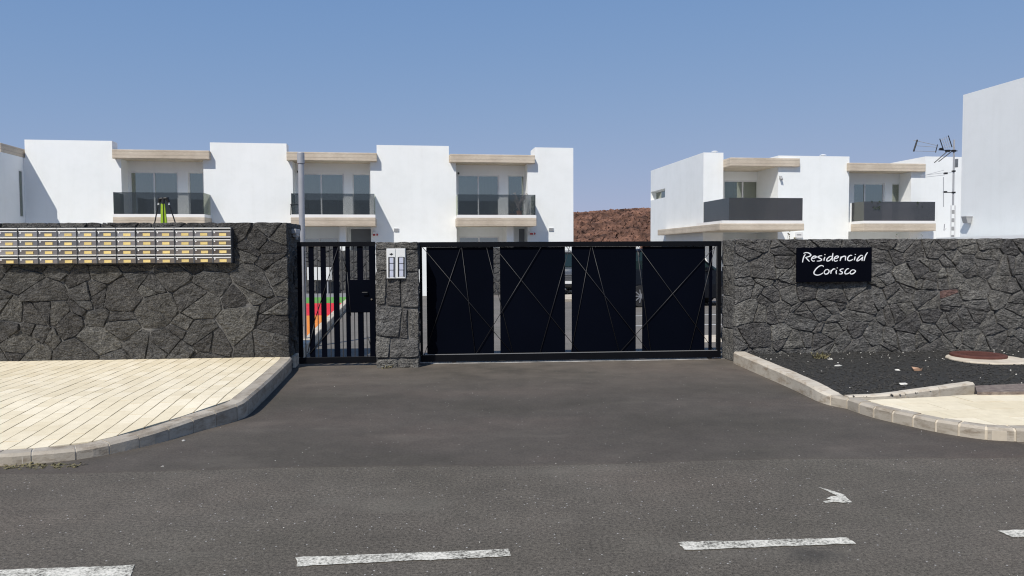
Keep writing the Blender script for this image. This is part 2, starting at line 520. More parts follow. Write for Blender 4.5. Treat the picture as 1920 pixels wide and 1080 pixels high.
def m_kerb(name, c0, c1, stain):
    m, t, b = new_mat(name, c0, 0.9, 0, 0.25)
    co = coords(t)
    oi = t.nodes.new('ShaderNodeObjectInfo')
    c = ramp(t, tex_noise(t, co, 4.5, 6, 0.65), [(0.3, c0), (0.7, c1)])
    c = mixc(t, 1.0, c, ramp(t, oi.outputs['Random'], [(0, (0.86, 0.86, 0.86)), (1, (1.08, 1.08, 1.08))]), 'MULTIPLY')
    n = tex_noise(t, coords(t, (3, 3, 9)), 1.6, 6, 0.7)
    sf = t.nodes.new('ShaderNodeMapRange')
    sf.inputs[1].default_value = 0.47; sf.inputs[2].default_value = 0.66
    sf.inputs[3].default_value = 0; sf.inputs[4].default_value = 0.85
    t.links.new(n, sf.inputs[0])
    c = mixc(t, sf.outputs[0], c, stain)
    t.links.new(c, b.inputs['Base Color'])
    add_bump(t, b, tex_noise(t, co, 60, 4), 0.4, 0.006)
    return m
M['kerb'] = m_kerb('kerb_concrete', (0.36, 0.315, 0.25), (0.48, 0.425, 0.345), (0.22, 0.175, 0.125))
M['kerb_pale'] = m_kerb('pale_kerb_concrete', (0.54, 0.475, 0.375), (0.66, 0.59, 0.48), (0.33, 0.25, 0.17))
M['kerb_joint'] = mottled('pale_kerb_mortar', (0.44, 0.40, 0.33), (0.54, 0.49, 0.41), 20, 0.95)
def m_paver(name, c0, c1):
    m, t, b = new_mat(name, c0, 0.9, 0, 0.25)
    co = coords(t)
    oi = t.nodes.new('ShaderNodeObjectInfo')
    c = ramp(t, oi.outputs['Random'], [(0, c0), (1, c1)])
    c = mixc(t, 0.8, c, ramp(t, tex_noise(t, co, 9, 6, 0.7), [(0.3, (0.86, 0.85, 0.83)), (0.7, (1.05, 1.05, 1.04))]), 'MULTIPLY')
    c = mixc(t, 0.5, c, ramp(t, tex_noise(t, co, 0.9, 4), [(0.35, (0.86, 0.84, 0.80)), (0.65, (1, 1, 1))]), 'MULTIPLY')
    c = mixc(t, math_n(t, 'MULTIPLY', math_n(t, 'GREATER_THAN', tex_noise(t, co, 24, 4, 0.7), 0.69), 0.45), c, (0.3, 0.26, 0.2))
    t.links.new(c, b.inputs['Base Color'])
    add_bump(t, b, tex_noise(t, co, 80, 3), 0.3, 0.004)
    return m
M['paver'] = m_paver('cream_paver', (0.78, 0.675, 0.475), (0.88, 0.78, 0.585))
M['gravel'] = mottled('black_lava_gravel', (0.026, 0.025, 0.022), (0.062, 0.059, 0.053), 45, 0.95, 1.0, 70, 0.02)
M['pebble'] = mottled('black_pebble', (0.026, 0.025, 0.022), (0.07, 0.066, 0.06), 60, 0.95)
M['lava'] = mottled('red_brown_lava', (0.05, 0.032, 0.025), (0.17, 0.105, 0.078), 0.55, 0.95, 1.0, 3, 0.2)
M['lava_rock'] = mottled('lava_rubble', (0.026, 0.015, 0.012), (0.26, 0.135, 0.09), 0.5, 0.95, 0.8, 4, 0.1, detail=8)

# ================================================================== the setting
W = Frame(on_z(745, 690), A_W)               # front plane of walls and pillar
HL = Frame((-9.43 * 33 / 33.0, 33.0), A_H)   # facade of the left row
HR = Frame((358 / F * 35.0, 35.0), A_H)      # corner of the right row
HB = Frame((839 / F * 23.5, 23.5), A_H)      # far corner of the large house at the right

def sheet(name, pts, z, mat, zf=None):
    mb = MB()
    mb.add([(p[0], p[1], z if zf is None else zf(p[0], p[1])) for p in pts], [tuple(range(len(pts)))])
    o = mb.build(name, mat, fix=False)
    for p in o.data.polygons:
        if p.normal.z < 0:
            o.data.flip_normals()
            break
    return struct(o)

sheet('ground', [(-1500, -1500), (1500, -1500), (1500, 2500), (-1500, 2500)], -0.06, M['earth'])
A_R = R(5.4)                                  # direction of the street
def rd(x, y):                                 # street coordinates (along, across) -> world
    return (x * math.cos(A_R) - y * math.sin(A_R), x * math.sin(A_R) + y * math.cos(A_R))
sheet('street', [rd(-60, -5), rd(60, -5), rd(60, 6.6), rd(4.6, 6.6), W.w(5.2, 0.0), W.w(-2.0, 0.0), rd(-2.2, 6.6), rd(-60, 6.6)], 0.0, M['road'])
sa, sb = on_z(-60, 887), on_z(1960, 853)
sm = []
for k in range(1, 70):
    q = on_z(-60 + 2020 * k / 70, 887 - 34 * k / 70 + 2.0 * math.sin(k * .21))
    sm.append(Vector((q.x, q.y + 0.02 * noise.noise((k * .6, 4, 4)))))
sheet('driveway', [sa] + sm + [sb, W.w(6.4, -0.3), W.w(6.4, 0.72), W.w(-3.4, 0.72), W.w(-3.4, -0.3)], 0.004, M['drive'])
eg = [Vector((p.x, p.y)) for p in [sa] + sm + [sb]]
mbe = MB()
mbe.add([(p.x, p.y - .03, .0003) for p in eg] + [(p.x, p.y + .002, .0041) for p in eg],
        [(i, i + 1, len(eg) + i + 1, len(eg) + i) for i in range(len(eg) - 1)])
struct(mbe.build('driveway_edge', M['drive']))
sheet('courtyard', [W.w(-30, 0.72), W.w(40, 0.72), W.w(40, 60), W.w(-30, 60)], 0.004, M['court'])

# ---- painted dashes on the street
for quad in ([(-120, 1074), (252, 1061), (245, 1082), (-120, 1096)],
             [(555, 1046), (952, 1031), (959, 1044), (556, 1063)],
             [(1270, 1018), (1587, 1009), (1605, 1020), (1285, 1033)],
             [(1870, 996), (2110, 988), (2140, 999), (1900, 1009)]):
    ps = [on_z(x, y) for x, y in quad]
    pts = []
    rg = random.Random(quad[0][0])
    for i in range(4):
        a, b = ps[i], ps[(i + 1) % 4]
        n = 26 if i % 2 == 0 else 5
        for k in range(n):
            q = a.lerp(b, k / n)
            pts.append((q.x + rg.uniform(-.004, .004), q.y + rg.uniform(-.006, .006)))
    sheet('road_marking', pts, 0.0045, M['paint'])
arrow = [(1534, 914), (1560, 921), (1584, 929), (1587, 934), (1598, 943), (1582, 944), (1566, 942), (1548, 944), (1543, 941), (1560, 938),
         (1549, 936), (1558, 932), (1570, 931), (1552, 922)]
sheet('road_marking', [tuple(on_z(x, y))[:2] for x, y in arrow], 0.0045, M['paint'])
# ---- pavements: height of the left one over the street
def zp(x, y):
    q = W.loc((x, y, 0))
    v = q.y
    base = 0.185
    t = min(1, max(0, (-v - 2.95) / 1.55))
    return base - 0.09 * t
def catmull(pts, n=8):
    out = []
    P = [pts[0] * 2 - pts[1]] + pts + [pts[-1] * 2 - pts[-2]]
    for i in range(1, len(P) - 2):
        a, b, c, d = P[i - 1], P[i], P[i + 1], P[i + 2]
        for k in range(n):
            t = k / n
            out.append(0.5 * ((2 * b) + (c - a) * t + (2 * a - 5 * b + 4 * c - d) * t * t + (3 * b - a - 3 * c + d) * t ** 3))
    out.append(P[-2])
    return out
def arc_pts(path):
    L = [0]
    for i in range(1, len(path)):
        L.append(L[-1] + (path[i] - path[i - 1]).length)
    return L
def at_len(path, L, s):
    s = max(0, min(L[-1] - 1e-6, s))
    for i in range(1, len(L)):
        if L[i] >= s:
            t = (s - L[i - 1]) / max(1e-9, L[i] - L[i - 1])
            d = (path[i] - path[i - 1]).normalized()
            return path[i - 1].lerp(path[i], t), d
def kerb(name, path, cuts, topz, width, side, mat, gap=0.012, down=-0.05, mortar=None):
    """path: outer foot of the kerb; side: +1 when the pavement lies to the left of the path"""
    root = bpy.data.objects.new(name, None)
    COL.objects.link(root)
    root['kind'] = 'structure'
    L = arc_pts(path)
    rg = random.Random(len(path) * 7 + len(cuts))
    def section(s, shrink=0.0):
        p, d = at_len(path, L, s)
        nrm = Vector((-d.y, d.x)) * side
        z = topz(p, s)
        o = p + nrm * shrink
        return [(o.x, o.y, down), (o.x, o.y, z - 0.022 - shrink), (o.x + nrm.x * 0.022, o.y + nrm.y * 0.022, z - shrink),
                (o.x + nrm.x * (width - shrink), o.y + nrm.y * (width - shrink), z - shrink), (o.x + nrm.x * (width - shrink), o.y + nrm.y * (width - shrink), down)]
    def strip(ss, shrink=0.0, jit=0.0):
        mb = MB()
        secs = [section(s, shrink) for s in ss]
        vs = []
        for sc in secs:
            j = rg.uniform(-jit, jit)
            vs += [(x, y, z + (j if z > 0 else 0)) for x, y, z in sc]
        fs = []
        n = 5
        for i in range(len(secs) - 1):
            for k in range(n):
                fs.append((i * n + k, i * n + (k + 1) % n, (i + 1) * n + (k + 1) % n, (i + 1) * n + k))
        fs.append(tuple(range(n)))
        fs.append(tuple((len(secs) - 1) * n + k for k in range(n)))
        return mb.add(vs, fs)
    for a, b in zip(cuts[:-1], cuts[1:]):
        m_ = max(2, int((b - a) / 0.12) + 1)
        ss = [a + gap / 2 + (b - a - gap) * i / (m_ - 1) for i in range(m_)]
        off = rg.uniform(-0.003, 0.003)
        strip(ss, jit=0.0015).build('kerbstone', mat, root).location.z = off
    if mortar:
        m_ = int((cuts[-1] - cuts[0]) / 0.1)
        strip([cuts[0] + (cuts[-1] - cuts[0]) * i / m_ for i in range(m_ + 1)], shrink=0.006).build('mortar_joint', mortar, root)
    return root

def clip(poly, n, d):
    """keep the side n.p <= d"""
    out = []
    for i in range(len(poly)):
        a, b = poly[i], poly[(i + 1) % len(poly)]
        da, db = n[0] * a[0] + n[1] * a[1] - d, n[0] * b[0] + n[1] * b[1] - d
        if da <= 0: out.append(a)
        if (da < 0 < db) or (db < 0 < da):
            t = da / (da - db)
            out.append((a[0] + (b[0] - a[0]) * t, a[1] + (b[1] - a[1]) * t))
    return out
def area(p):
    return 0.5 * sum(p[i][0] * p[(i + 1) % len(p)][1] - p[(i + 1) % len(p)][0] * p[i][1] for i in range(len(p)))

# left kerb: foot points in the driveway and the street, from the wall round to the left
kp = [W.w(W.u(544, 690), 0.10), on_z(545, 699), on_z(519, 727), on_z(492, 755), on_z(466, 779), on_z(449, 788), on_z(420, 797), on_z(365, 812), on_z(297, 832), on_z(219, 850),
      on_z(143, 863), on_z(70, 870), on_z(0, 875)]
kp = [Vector((p.x, p.y)) for p in kp]
e = kp[-1]
rdv = Vector((math.cos(A_R), math.sin(A_R)))
kp += [e - rdv * 1.0, e - rdv * 2.4]
kpath = catmull(kp, 10)
kL = arc_pts(kpath)
kw = 0.15
def left_top(p, s):
    return zp(p.x, p.y)
total = kL[-1]
# lengths: long stones along the drive, short ones round the bend
def s_of(px, py):
    q = on_z(px, py)
    return min(range(len(kpath)), key=lambda i: (kpath[i] - Vector((q.x, q.y))).length)
sb_ = kL[s_of(466, 779)]
cuts = [0.0, sb_ * 0.33, sb_ * 0.66, sb_]
s = sb_
rg = random.Random(3)
while s < total - 0.4:
    s += rg.uniform(0.24, 0.31)
    cuts.append(s)
kerb('kerb', kpath, cuts, left_top, kw, -1, M['kerb'], mortar=M['kerb_joint'])

# left pavement: cream pavers in rows that run towards the wall
inner = []
for i in range(0, len(kpath), 3):
    p, d = at_len(kpath, kL, kL[i])
    nrm = Vector((d.y, -d.x))
    inner.append(p + nrm * (kw + 0.002))
uend = W.u(544, 690)
pv_poly = [(p.x, p.y) for p in inner]
wl = W.w(-8.6, -0.005)
w0 = W.w(uend, -0.005)
# clip: pavers kept where they lie inside the kerb (convex) and before the wall
def inside_planes():
    pl = []
    for i in range(len(inner) - 1):
        a, b = inner[i], inner[i + 1]
        d = (b - a)
        if d.length < 1e-5: continue
        d.normalize()
        n = (-d.y, d.x)
        pl.append((n, n[0] * a.x + n[1] * a.y))
    return pl
# decide sign from a point known to lie on the pavement
tp = W.w(uend - 2.0, -1.5)
planes = []
for n, d in inside_planes():
    if n[0] * tp.x + n[1] * tp.y > d:
        n, d = (-n[0], -n[1]), -d
    planes.append((n, d))
wn = W.M.to_3x3() @ Vector((0, 1, 0))
planes.append(((wn.x, wn.y), wn.x * w0.x + wn.y * w0.y))
A_P = R(8.0)
cp, sp = math.cos(A_P), math.sin(A_P)
def pw(a, b):
    return (a * cp - b * sp, a * sp + b * cp)
pave = bpy.data.objects.new('pavement', None)
COL.objects.link(pave)
pave['kind'] = 'structure'
# bed under the pavers
bed_poly = [(-12, 4), (0, 4), (0, 12), (-12, 12)]
for n, d in planes:
    bed_poly = clip(bed_poly, n, d)
def zgrid_sheet(poly, zoff, mat, name, parent):
    """a bed that follows the pavement's height"""
    bm = bmesh.new()
    vs = [bm.verts.new((x, y, 0)) for x, y in poly]
    bm.faces.new(vs)
    for k in range(28):
        q = W.w(0, -0.2 - 0.2 * k)
        bmesh.ops.bisect_plane(bm, geom=bm.verts[:] + bm.edges[:] + bm.faces[:], plane_co=q, plane_no=wn)
    for v in bm.verts:
        v.co.z = zp(v.co.x, v.co.y) + zoff
    bmesh.ops.recalc_face_normals(bm, faces=bm.faces)
    me = bpy.data.meshes.new(name)
    bm.to_mesh(me); bm.free()
    me.materials.append(mat)
    return link(bpy.data.objects.new(name, me), parent)
zgrid_sheet(bed_poly, -0.012, M['joint'], 'joint_bed', pave)
TW, TL = 0.142, 0.284
tiles = []
rg = random.Random(11)
for i in range(-80, 12):
    off = 0.0 if i % 2 else TL / 2
    for j in range(8, 48):
        a0, a1 = i * TW + 0.0048, (i + 1) * TW - 0.0048
        b0, b1 = j * TL + off + 0.0016, (j + 1) * TL + off - 0.0016
        poly = [pw(a0, b0), pw(a1, b0), pw(a1, b1), pw(a0, b1)]
        for n, d in planes:
            poly = clip(poly, n, d)
            if len(poly) < 3: break
        if len(poly) < 3 or abs(area(poly)) < 0.0008: continue
        c = (sum(p[0] for p in poly) / len(poly), sum(p[1] for p in poly) / len(poly))
        if c[0] < -9.2: continue
        vis = c[0] / c[1] > -0.72
        tiles.append((0 if vis else 1, math.hypot(*c), poly))
tiles.sort(key=lambda t: (t[0], t[1]))
rest = MB()
for k, (vis, dd, poly) in enumerate(tiles):
    if area(poly) < 0: poly = poly[::-1]
    dz = rg.uniform(-0.0015, 0.0015)
    tx, ty = rg.uniform(-.003, .003), rg.uniform(-.003, .003)
    cx, cy = poly[0]
    n = len(poly)
    vs = [(x, y, zp(x, y) - 0.03) for x, y in poly] + [(x, y, zp(x, y) + dz + tx * (x - cx) + ty * (y - cy)) for x, y in poly]
    fs = [tuple(range(n, 2 * n))] + [(q, (q + 1) % n, n + (q + 1) % n, n + q) for q in range(n)]
    if k < 300:
        MB().add(vs, fs).build('paver', M['paver'], pave, fix=False)
    else:
        rest.add(vs, fs)
if rest.v:
    stuff(rest.build('pavers', M['paver'], pave, fix=False))

# ---- right side: kerb up the drive, bend, pavement, gravel bed
ZR = 0.125
rk = [on_z(1376, 682), on_z(1430, 706), on_z(1480, 728), on_z(1530, 752), on_z(1556, 761)]
rk = [Vector((p.x, p.y)) for p in rk]
rk[0] = rk[0] + (rk[0] - rk[1]).normalized() * 0.02
rb = [on_z(1583, 766), on_z(1630, 782), on_z(1700, 799), on_z(1800, 819), on_z(1917, 829)]
rb = [Vector((p.x, p.y)) for p in rb]
rb += [rb[-1] + rdv * 1.2, rb[-1] + rdv * 3.2]
rpath = catmull(rk, 8)
rL = arc_pts(rpath)
def rtop(p, s):
    t = s / rL[-1]
    return 0.175 - 0.03 * t - (0.03 * max(0, (t - 0.86) / 0.14))
kerb('kerb', rpath, [0, rL[-1] * 0.3, rL[-1] * 0.62, rL[-1] * 0.88, rL[-1]], rtop, 0.16, 1, M['kerb_pale'], gap=0.006)
bpath = catmull([rpath[-1].copy()] + rb, 8)
bL = arc_pts(bpath)
cuts = [0.0]
rg = random.Random(5)
while cuts[-1] < bL[-1] - 0.4:
    cuts.append(cuts[-1] + rg.uniform(0.19, 0.22))
kerb('kerb', bpath, cuts, lambda p, s: 0.115, 0.13, 1, M['kerb'], gap=0.022, mortar=M['collar'])
# edging between gravel and pavement
ek = [on_z(1592, 745, ZR), on_z(1670, 742, ZR), on_z(1750, 733, ZR), on_z(1828, 724, ZR)]
ek = [Vector((p.x, p.y)) for p in ek]
epath = catmull(ek, 6)
eL = arc_pts(epath)
kerb('kerb', epath, [0, eL[-1] * 0.38, eL[-1] * 0.68, eL[-1]], lambda p, s: 0.135 + 0.03 * s / eL[-1], 0.09, 1, M['kerb_pale'], gap=0.01)
# rough strip beyond the edging
strip = [on_z(1828, 726, ZR), on_z(1920, 722, ZR), on_z(2200, 716, ZR), on_z(2200, 731, ZR), on_z(1920, 737, ZR), on_z(1832, 738, ZR)]
M['rubble'] = mottled('rough_concrete_edge', (0.16, 0.12, 0.105), (0.34, 0.28, 0.23), 14, 0.95, 1.0, 40, 0.03)
mbs = MB()
mbs.prism([(p.x, p.y) for p in strip], 0.0, 0.142)
struct(mbs.build('concrete_edge', M['rubble']))
# gravel bed
bedp = [rpath[0] + Vector((0.14, 0)), rpath[len(rpath) // 2] + Vector((0.14, 0)), rpath[-1] + Vector((0.13, 0.02))] + [p for p in epath] + \
       [Vector(tuple(on_z(1920, 722, ZR))[:2]), Vector(tuple(on_z(2240, 716, ZR))[:2])]
wr = W.w(11.5, 0.03); wr0 = W.w(W.u(1377, 680) - 0.02, 0.03)
bedp += [Vector((wr.x, wr.y)), Vector((wr0.x, wr0.y))]
mbg = MB()
mbg.add([(p.x, p.y, ZR - 0.005) for p in bedp], [tuple(range(len(bedp)))])
gb = struct(mbg.build('gravel_bed', M['gravel']))
# right pavement
pr = [p + Vector((0, 0)) for p in []]
inner_r = []
for i in range(0, len(bpath), 2):
    p, d = at_len(bpath, bL, bL[i])
    nrm = Vector((-d.y, d.x))
    inner_r.append(p + nrm * 0.132)
rp_planes = []
tpr = on_z(1800, 770, ZR)
def side_planes(pts, t):
    out = []
    for i in range(len(pts) - 1):
        a, b = pts[i], pts[i + 1]
        d = b - a
        if d.length < 1e-5: continue
        d.normalize()
        n, dd = (-d.y, d.x), -d.y * a.x + d.x * a.y
        if n[0] * t.x + n[1] * t.y > dd:
            n, dd = (-n[0], -n[1]), -dd
        out.append((n, dd))
    return out
rp_planes = side_planes(inner_r[4:], tpr)
rp_planes += side_planes([Vector(tuple(on_z(1560, 751, ZR))[:2]), Vector(tuple(on_z(1840, 736.5, ZR))[:2])], tpr)
rp_planes += [((1, 0), 9.5)]
pave2 = bpy.data.objects.new('pavement', None)
COL.objects.link(pave2)
pave2['kind'] = 'structure'
bp = [(2, 5), (12, 5), (12, 12), (2, 12)]
for n, d in rp_planes: bp = clip(bp, n, d)
MB().add([(x, y, 0.098) for x, y in bp], [tuple(range(len(bp)))]).build('joint_bed', M['joint'], pave2)
rg = random.Random(21)
for i in range(-10, 60):
    for j in range(10, 40):
        s_ = 0.33
        off = 0.0 if j % 2 else s_ / 2
        c, sn = math.cos(R(5.4)), math.sin(R(5.4))
        a0, a1, b0, b1 = i * s_ + off + .002, (i + 1) * s_ + off - .002, j * s_ + .002, (j + 1) * s_ - .002
        poly = [(a * c - b * sn, a * sn + b * c) for a, b in ((a0, b0), (a1, b0), (a1, b1), (a0, b1))]
        for n, d in rp_planes:
            poly = clip(poly, n, d)
            if len(poly) < 3: break
        if len(poly) < 3 or abs(area(poly)) < 0.001: continue
        if area(poly) < 0: poly = poly[::-1]
        n = len(poly)
        z = 0.110 + rg.uniform(-.002, .002)
        vs = [(x, y, 0.09) for x, y in poly] + [(x, y, z) for x, y in poly]
        fs = [tuple(range(n, 2 * n))] + [(q, (q + 1) % n, n + (q + 1) % n, n + q) for q in range(n)]
        MB().add(vs, fs).build('paver', M['paver'], pave2, fix=False)
# pebbles of the bed, one mass
def pt_in(p, poly):
    r_ = False
    for i in range(len(poly)):
        a, b = poly[i], poly[(i + 1) % len(poly)]
        if (a.y > p[1]) != (b.y > p[1]) and p[0] < (b.x - a.x) * (p[1] - a.y) / (b.y - a.y) + a.x:
            r_ = not r_
    return r_
OCT = [(1, 0, 0), (-1, 0, 0), (0, 1, 0), (0, -1, 0), (0, 0, 1), (0, 0, -1)]
OCF = [(0, 2, 4), (2, 1, 4), (1, 3, 4), (3, 0, 4), (2, 0, 5), (1, 2, 5), (3, 1, 5), (0, 3, 5)]
def pebble(mb, c, r_, rg):
    sx, sy, sz = (r_ * rg.uniform(.6, 1.3) for _ in range(3))
    q = Matrix.Rotation(rg.uniform(0, 6.28), 3, 'Z') @ Matrix.Rotation(rg.uniform(-.6, .6), 3, 'X')
    mb.add([Vector(c) + q @ Vector((x * sx, y * sy, z * sz * .8)) for x, y, z in OCT], OCF)
mbp = MB()
rg = random.Random(8)
xs = [p.x for p in bedp]; ys = [p.y for p in bedp]
cnt = 0
while cnt < 6500:
    p = (rg.uniform(min(xs), max(xs)), rg.uniform(min(ys), max(ys)))
    if pt_in(p, bedp):
        pebble(mbp, (p[0], p[1], ZR), rg.choice((.008, .01, .013, .02)), rg)
        cnt += 1
stuff(mbp.build('lava_gravel', M['pebble'], fix=False), 'black lava gravel covering the planting bed before the right wall', 'gravel')

# ---- hill of red lava behind the gap between the houses
HZ = 96.0
def hill_h(x, y):
    ridge = 6.45 + 0.5 * noise.noise((x * 0.10, 2.1, 0)) + 0.035 * (x - 11)
    t = max(0, min(1, (y - 58) / 38.0))
    t = t * t * (3 - 2 * t)
    back = max(0, (y - HZ) / 60.0)
    return -0.2 + ridge * t - 3 * back * back
bm = bmesh.new()
nx, ny = 190, 120
grid = []
for j in range(ny):
    row = []
    for i in range(nx):
        x = -45 + 120 * i / (nx - 1)
        y = 56 + 56 * j / (ny - 1)
        z = hill_h(x, y)
        k = min(1, max(0, (y - 57) / 6))
        z += k * (0.55 * noise.turbulence((x * 0.5, y * 0.5, 1), 4, False) + 0.4 * (noise.cell((x * 1.1, y * 1.1, 5))))
        row.append(bm.verts.new((x, y, z)))
    grid.append(row)
for j in range(ny - 1):
    for i in range(nx - 1):
        bm.faces.new((grid[j][i], grid[j][i + 1], grid[j + 1][i + 1], grid[j + 1][i]))
me = bpy.data.meshes.new('hill'); bm.to_mesh(me); bm.free()
me.materials.append(M['lava'])
struct(link(bpy.data.objects.new('hill', me)))
mbl = MB()
rg = random.Random(31)
for k in range(9000):
    y = 60 + 38 * rg.random() ** 0.8
    x = rg.uniform(0.04, 0.25) * y if k % 5 else rg.uniform(-40, 70)
    r_ = rg.choice((.12, .16, .2, .28, .4))
    z = hill_h(x, y) + 0.45
    sub = []
    q = Matrix.Rotation(rg.uniform(0, 6.28), 3, 'Z') @ Matrix.Rotation(rg.uniform(-1, 1), 3, 'X')
    vs = []
    for (a, b, c) in OCT + [(.6, .6, .6), (-.6, .6, .6), (.6, -.6, .6), (-.6, -.6, .6)]:
        s_ = rg.uniform(.6, 1.25)
        vs.append(Vector((x, y, z)) + q @ Vector((a * r_ * s_, b * r_ * s_, c * r_ * s_)))
    mbl.add(vs, [(0, 2, 6), (2, 4, 6), (4, 0, 6), (2, 1, 7), (1, 4, 7), (4, 2, 7), (1, 3, 9), (3, 4, 9), (4, 1, 9), (3, 0, 8), (0, 4, 8), (4, 3, 8),
                 (2, 0, 5), (1, 2, 5), (3, 1, 5), (0, 3, 5)])
stuff(mbl.build('lava_rubble', M['lava_rock'], fix=False), 'red brown lava rubble covering the hill behind the houses', 'rubble')

# ================================================================== front walls
def split_cell(poly, rg, mean, gap, depth=0):
    """break some cells along a slanting line: angular stones and small wedges"""
    A = abs(area(poly))
    if depth > 2 or A < mean * 0.45 or rg.random() > (0.75 if A > mean * 1.1 else 0.42):
        return [poly]
    cx, cy = sum(p[0] for p in poly) / len(poly), sum(p[1] for p in poly) / len(poly)
    best = max(((a, b) for a in poly for b in poly), key=lambda ab: (ab[0][0] - ab[1][0]) ** 2 + (ab[0][1] - ab[1][1]) ** 2)
    ang = math.atan2(best[1][1] - best[0][1], best[1][0] - best[0][0]) + rg.uniform(-.75, .75)
    n = (math.cos(ang), math.sin(ang))
    d = n[0] * cx + n[1] * cy + rg.uniform(-.22, .22) * math.sqrt(A)
    g = gap * .5 * rg.uniform(.5, 1.3)
    a = clip(poly, n, d - g)
    b = clip(poly, (-n[0], -n[1]), -d - g)
    out = []
    for q in (a, b):
        if len(q) >= 3: out += split_cell(q, rg, mean, gap, depth + 1)
    return out
def voronoi_cells(u0, u1, z0, z1, n, rg, aspect=1.25, wvar=0.35, gap=0.012, lattice=None):
    """power diagram of the rectangle; returns inset convex polygons"""
    S = aspect
    W_, H_ = (u1 - u0), (z1 - z0) * S
    pts = []
    md = 0.55 * math.sqrt(W_ * H_ / n)
    tries = 0
    while len(pts) < n and tries < 40000:
        tries += 1
        if tries % 4000 == 0: md *= 0.85
        p = (u0 + rg.random() * W_, z0 * S + rg.random() * H_)
        if all((p[0] - q[0]) ** 2 + (p[1] - q[1]) ** 2 > md * md for q in pts):
            pts.append(p)
    mean = W_ * H_ / n
    wt = [rg.uniform(-wvar, wvar) * mean * (1.0 if rg.random() > .2 else 1.8) * 0.35 for _ in pts]
    cells = []
    for i, p in enumerate(pts):
        poly = [(u0, z0 * S), (u1, z0 * S), (u1, z1 * S), (u0, z1 * S)]
        for j, q in enumerate(pts):
            if i == j: continue
            dx, dy = q[0] - p[0], q[1] - p[1]
            L2 = dx * dx + dy * dy
            if L2 > mean * 30: continue
            L = math.sqrt(L2)
            nrm = (dx / L, dy / L)
            d = (L2 + wt[i] - wt[j]) / (2 * L) + nrm[0] * p[0] + nrm[1] * p[1] - gap * 0.5 * rg.uniform(0.5, 1.5)
            poly = clip(poly, nrm, d)
            if len(poly) < 3: break
        if len(poly) < 3 or abs(area(poly)) < 0.0008: continue
        for q in split_cell(poly, rg, mean, gap):
            if abs(area(q)) > 0.0006:
                cells.append([(x, y / S) for x, y in q])
    return cells
def stone_mesh(poly, to3, rg, proud, seg=0.055, rough=0.012):
    """one rough stone: jagged outline, broken face"""
    if area(poly) < 0: poly = poly[::-1]
    out = []
    for i in range(len(poly)):
        a, b = poly[i], poly[(i + 1) % len(poly)]
        L = math.hypot(b[0] - a[0], b[1] - a[1])
        k = max(1, int(L / seg + 0.5))
        for t in range(k):
            out.append((a[0] + (b[0] - a[0]) * t / k, a[1] + (b[1] - a[1]) * t / k))
    if len(out) < 4: out = [(a[0] * .5 + b[0] * .5, a[1] * .5 + b[1] * .5) for a, b in zip(out, out[1:] + out[:1])] + out
    n = len(out)
    # soften the corners, then jitter
    sm = [((out[i - 1][0] + 8 * out[i][0] + out[(i + 1) % n][0]) / 10, (out[i - 1][1] + 8 * out[i][1] + out[(i + 1) % n][1]) / 10) for i in range(n)]
    out = [(x + rg.uniform(-.005, .005), y + rg.uniform(-.005, .005)) for x, y in sm]
    cx, cy = sum(p[0] for p in out) / n, sum(p[1] for p in out) / n
    tx, ty = rg.uniform(-.07, .07), rg.uniform(-.08, .08)
    sd_ = rg.uniform(0, 50)
    mb = MB()
    vs, fs = [], []
    for sc, h in ((1.0, -0.05), (1.0, proud - 0.009), (0.955, proud), (0.62, proud + 0.004), (0.3, proud + 0.004)):
        for (x, y) in out:
            px_, py_ = cx + (x - cx) * sc, cy + (y - cy) * sc
            hh = h
            if h > 0 or sc < 1:
                hh += tx * (px_ - cx) + ty * (py_ - cy)
                hh += rough * 1.6 * noise.noise((px_ * 9 + sd_, py_ * 9, sd_)) + rg.uniform(-rough, rough) * 0.45
            vs.append(to3(px_, py_, hh))
    vs.append(to3(cx, cy, proud + rg.uniform(-.008, .01)))
    for k in range(4):
        for i in range(n):
            j = (i + 1) % n
            fs.append((k * n + i, k * n + j, (k + 1) * n + j, (k + 1) * n + i))
    for i in range(n):
        fs.append((4 * n + i, 4 * n + (i + 1) % n, 5 * n))
    return mb.add(vs, fs)
def lay_stones(root, cells, to3, rg, skip=None, mat=None, rough=0.012, proud=(0.014, 0.034)):
    k = 0
    for poly in cells:
        c = (sum(p[0] for p in poly) / len(poly), sum(p[1] for p in poly) / len(poly))
        if skip and all(skip(*p) for p in poly): continue
        m = mat(c) if callable(mat) else (mat or M['stone'])
        stone_mesh(poly, to3, rg, rg.uniform(*proud), rough=rough).build('stone', m, root, fix=False)
        k += 1
    return k

# --- left wall
UL1 = W.u(541, 560)
ZL = (W.z(300, 418) + W.z(530, 417)) / 2
UL0 = -8.8
TL_ = 0.85
MBU1 = W.u(433.5, 460)
MBU0 = W.u(-4, 460)
MZ1, MZ0 = W.z(300, 426.5), W.z(300, 493.5)
lw = thing('stone_wall', 'tall dark lava stone wall on the left, carrying the rows of mailboxes', 'wall', W)
MB().box(UL0, UL1 - 0.02, 0.0, TL_, -0.3, ZL - 0.02).build('wall_core', M['core'], lw)
rg = random.Random(41)
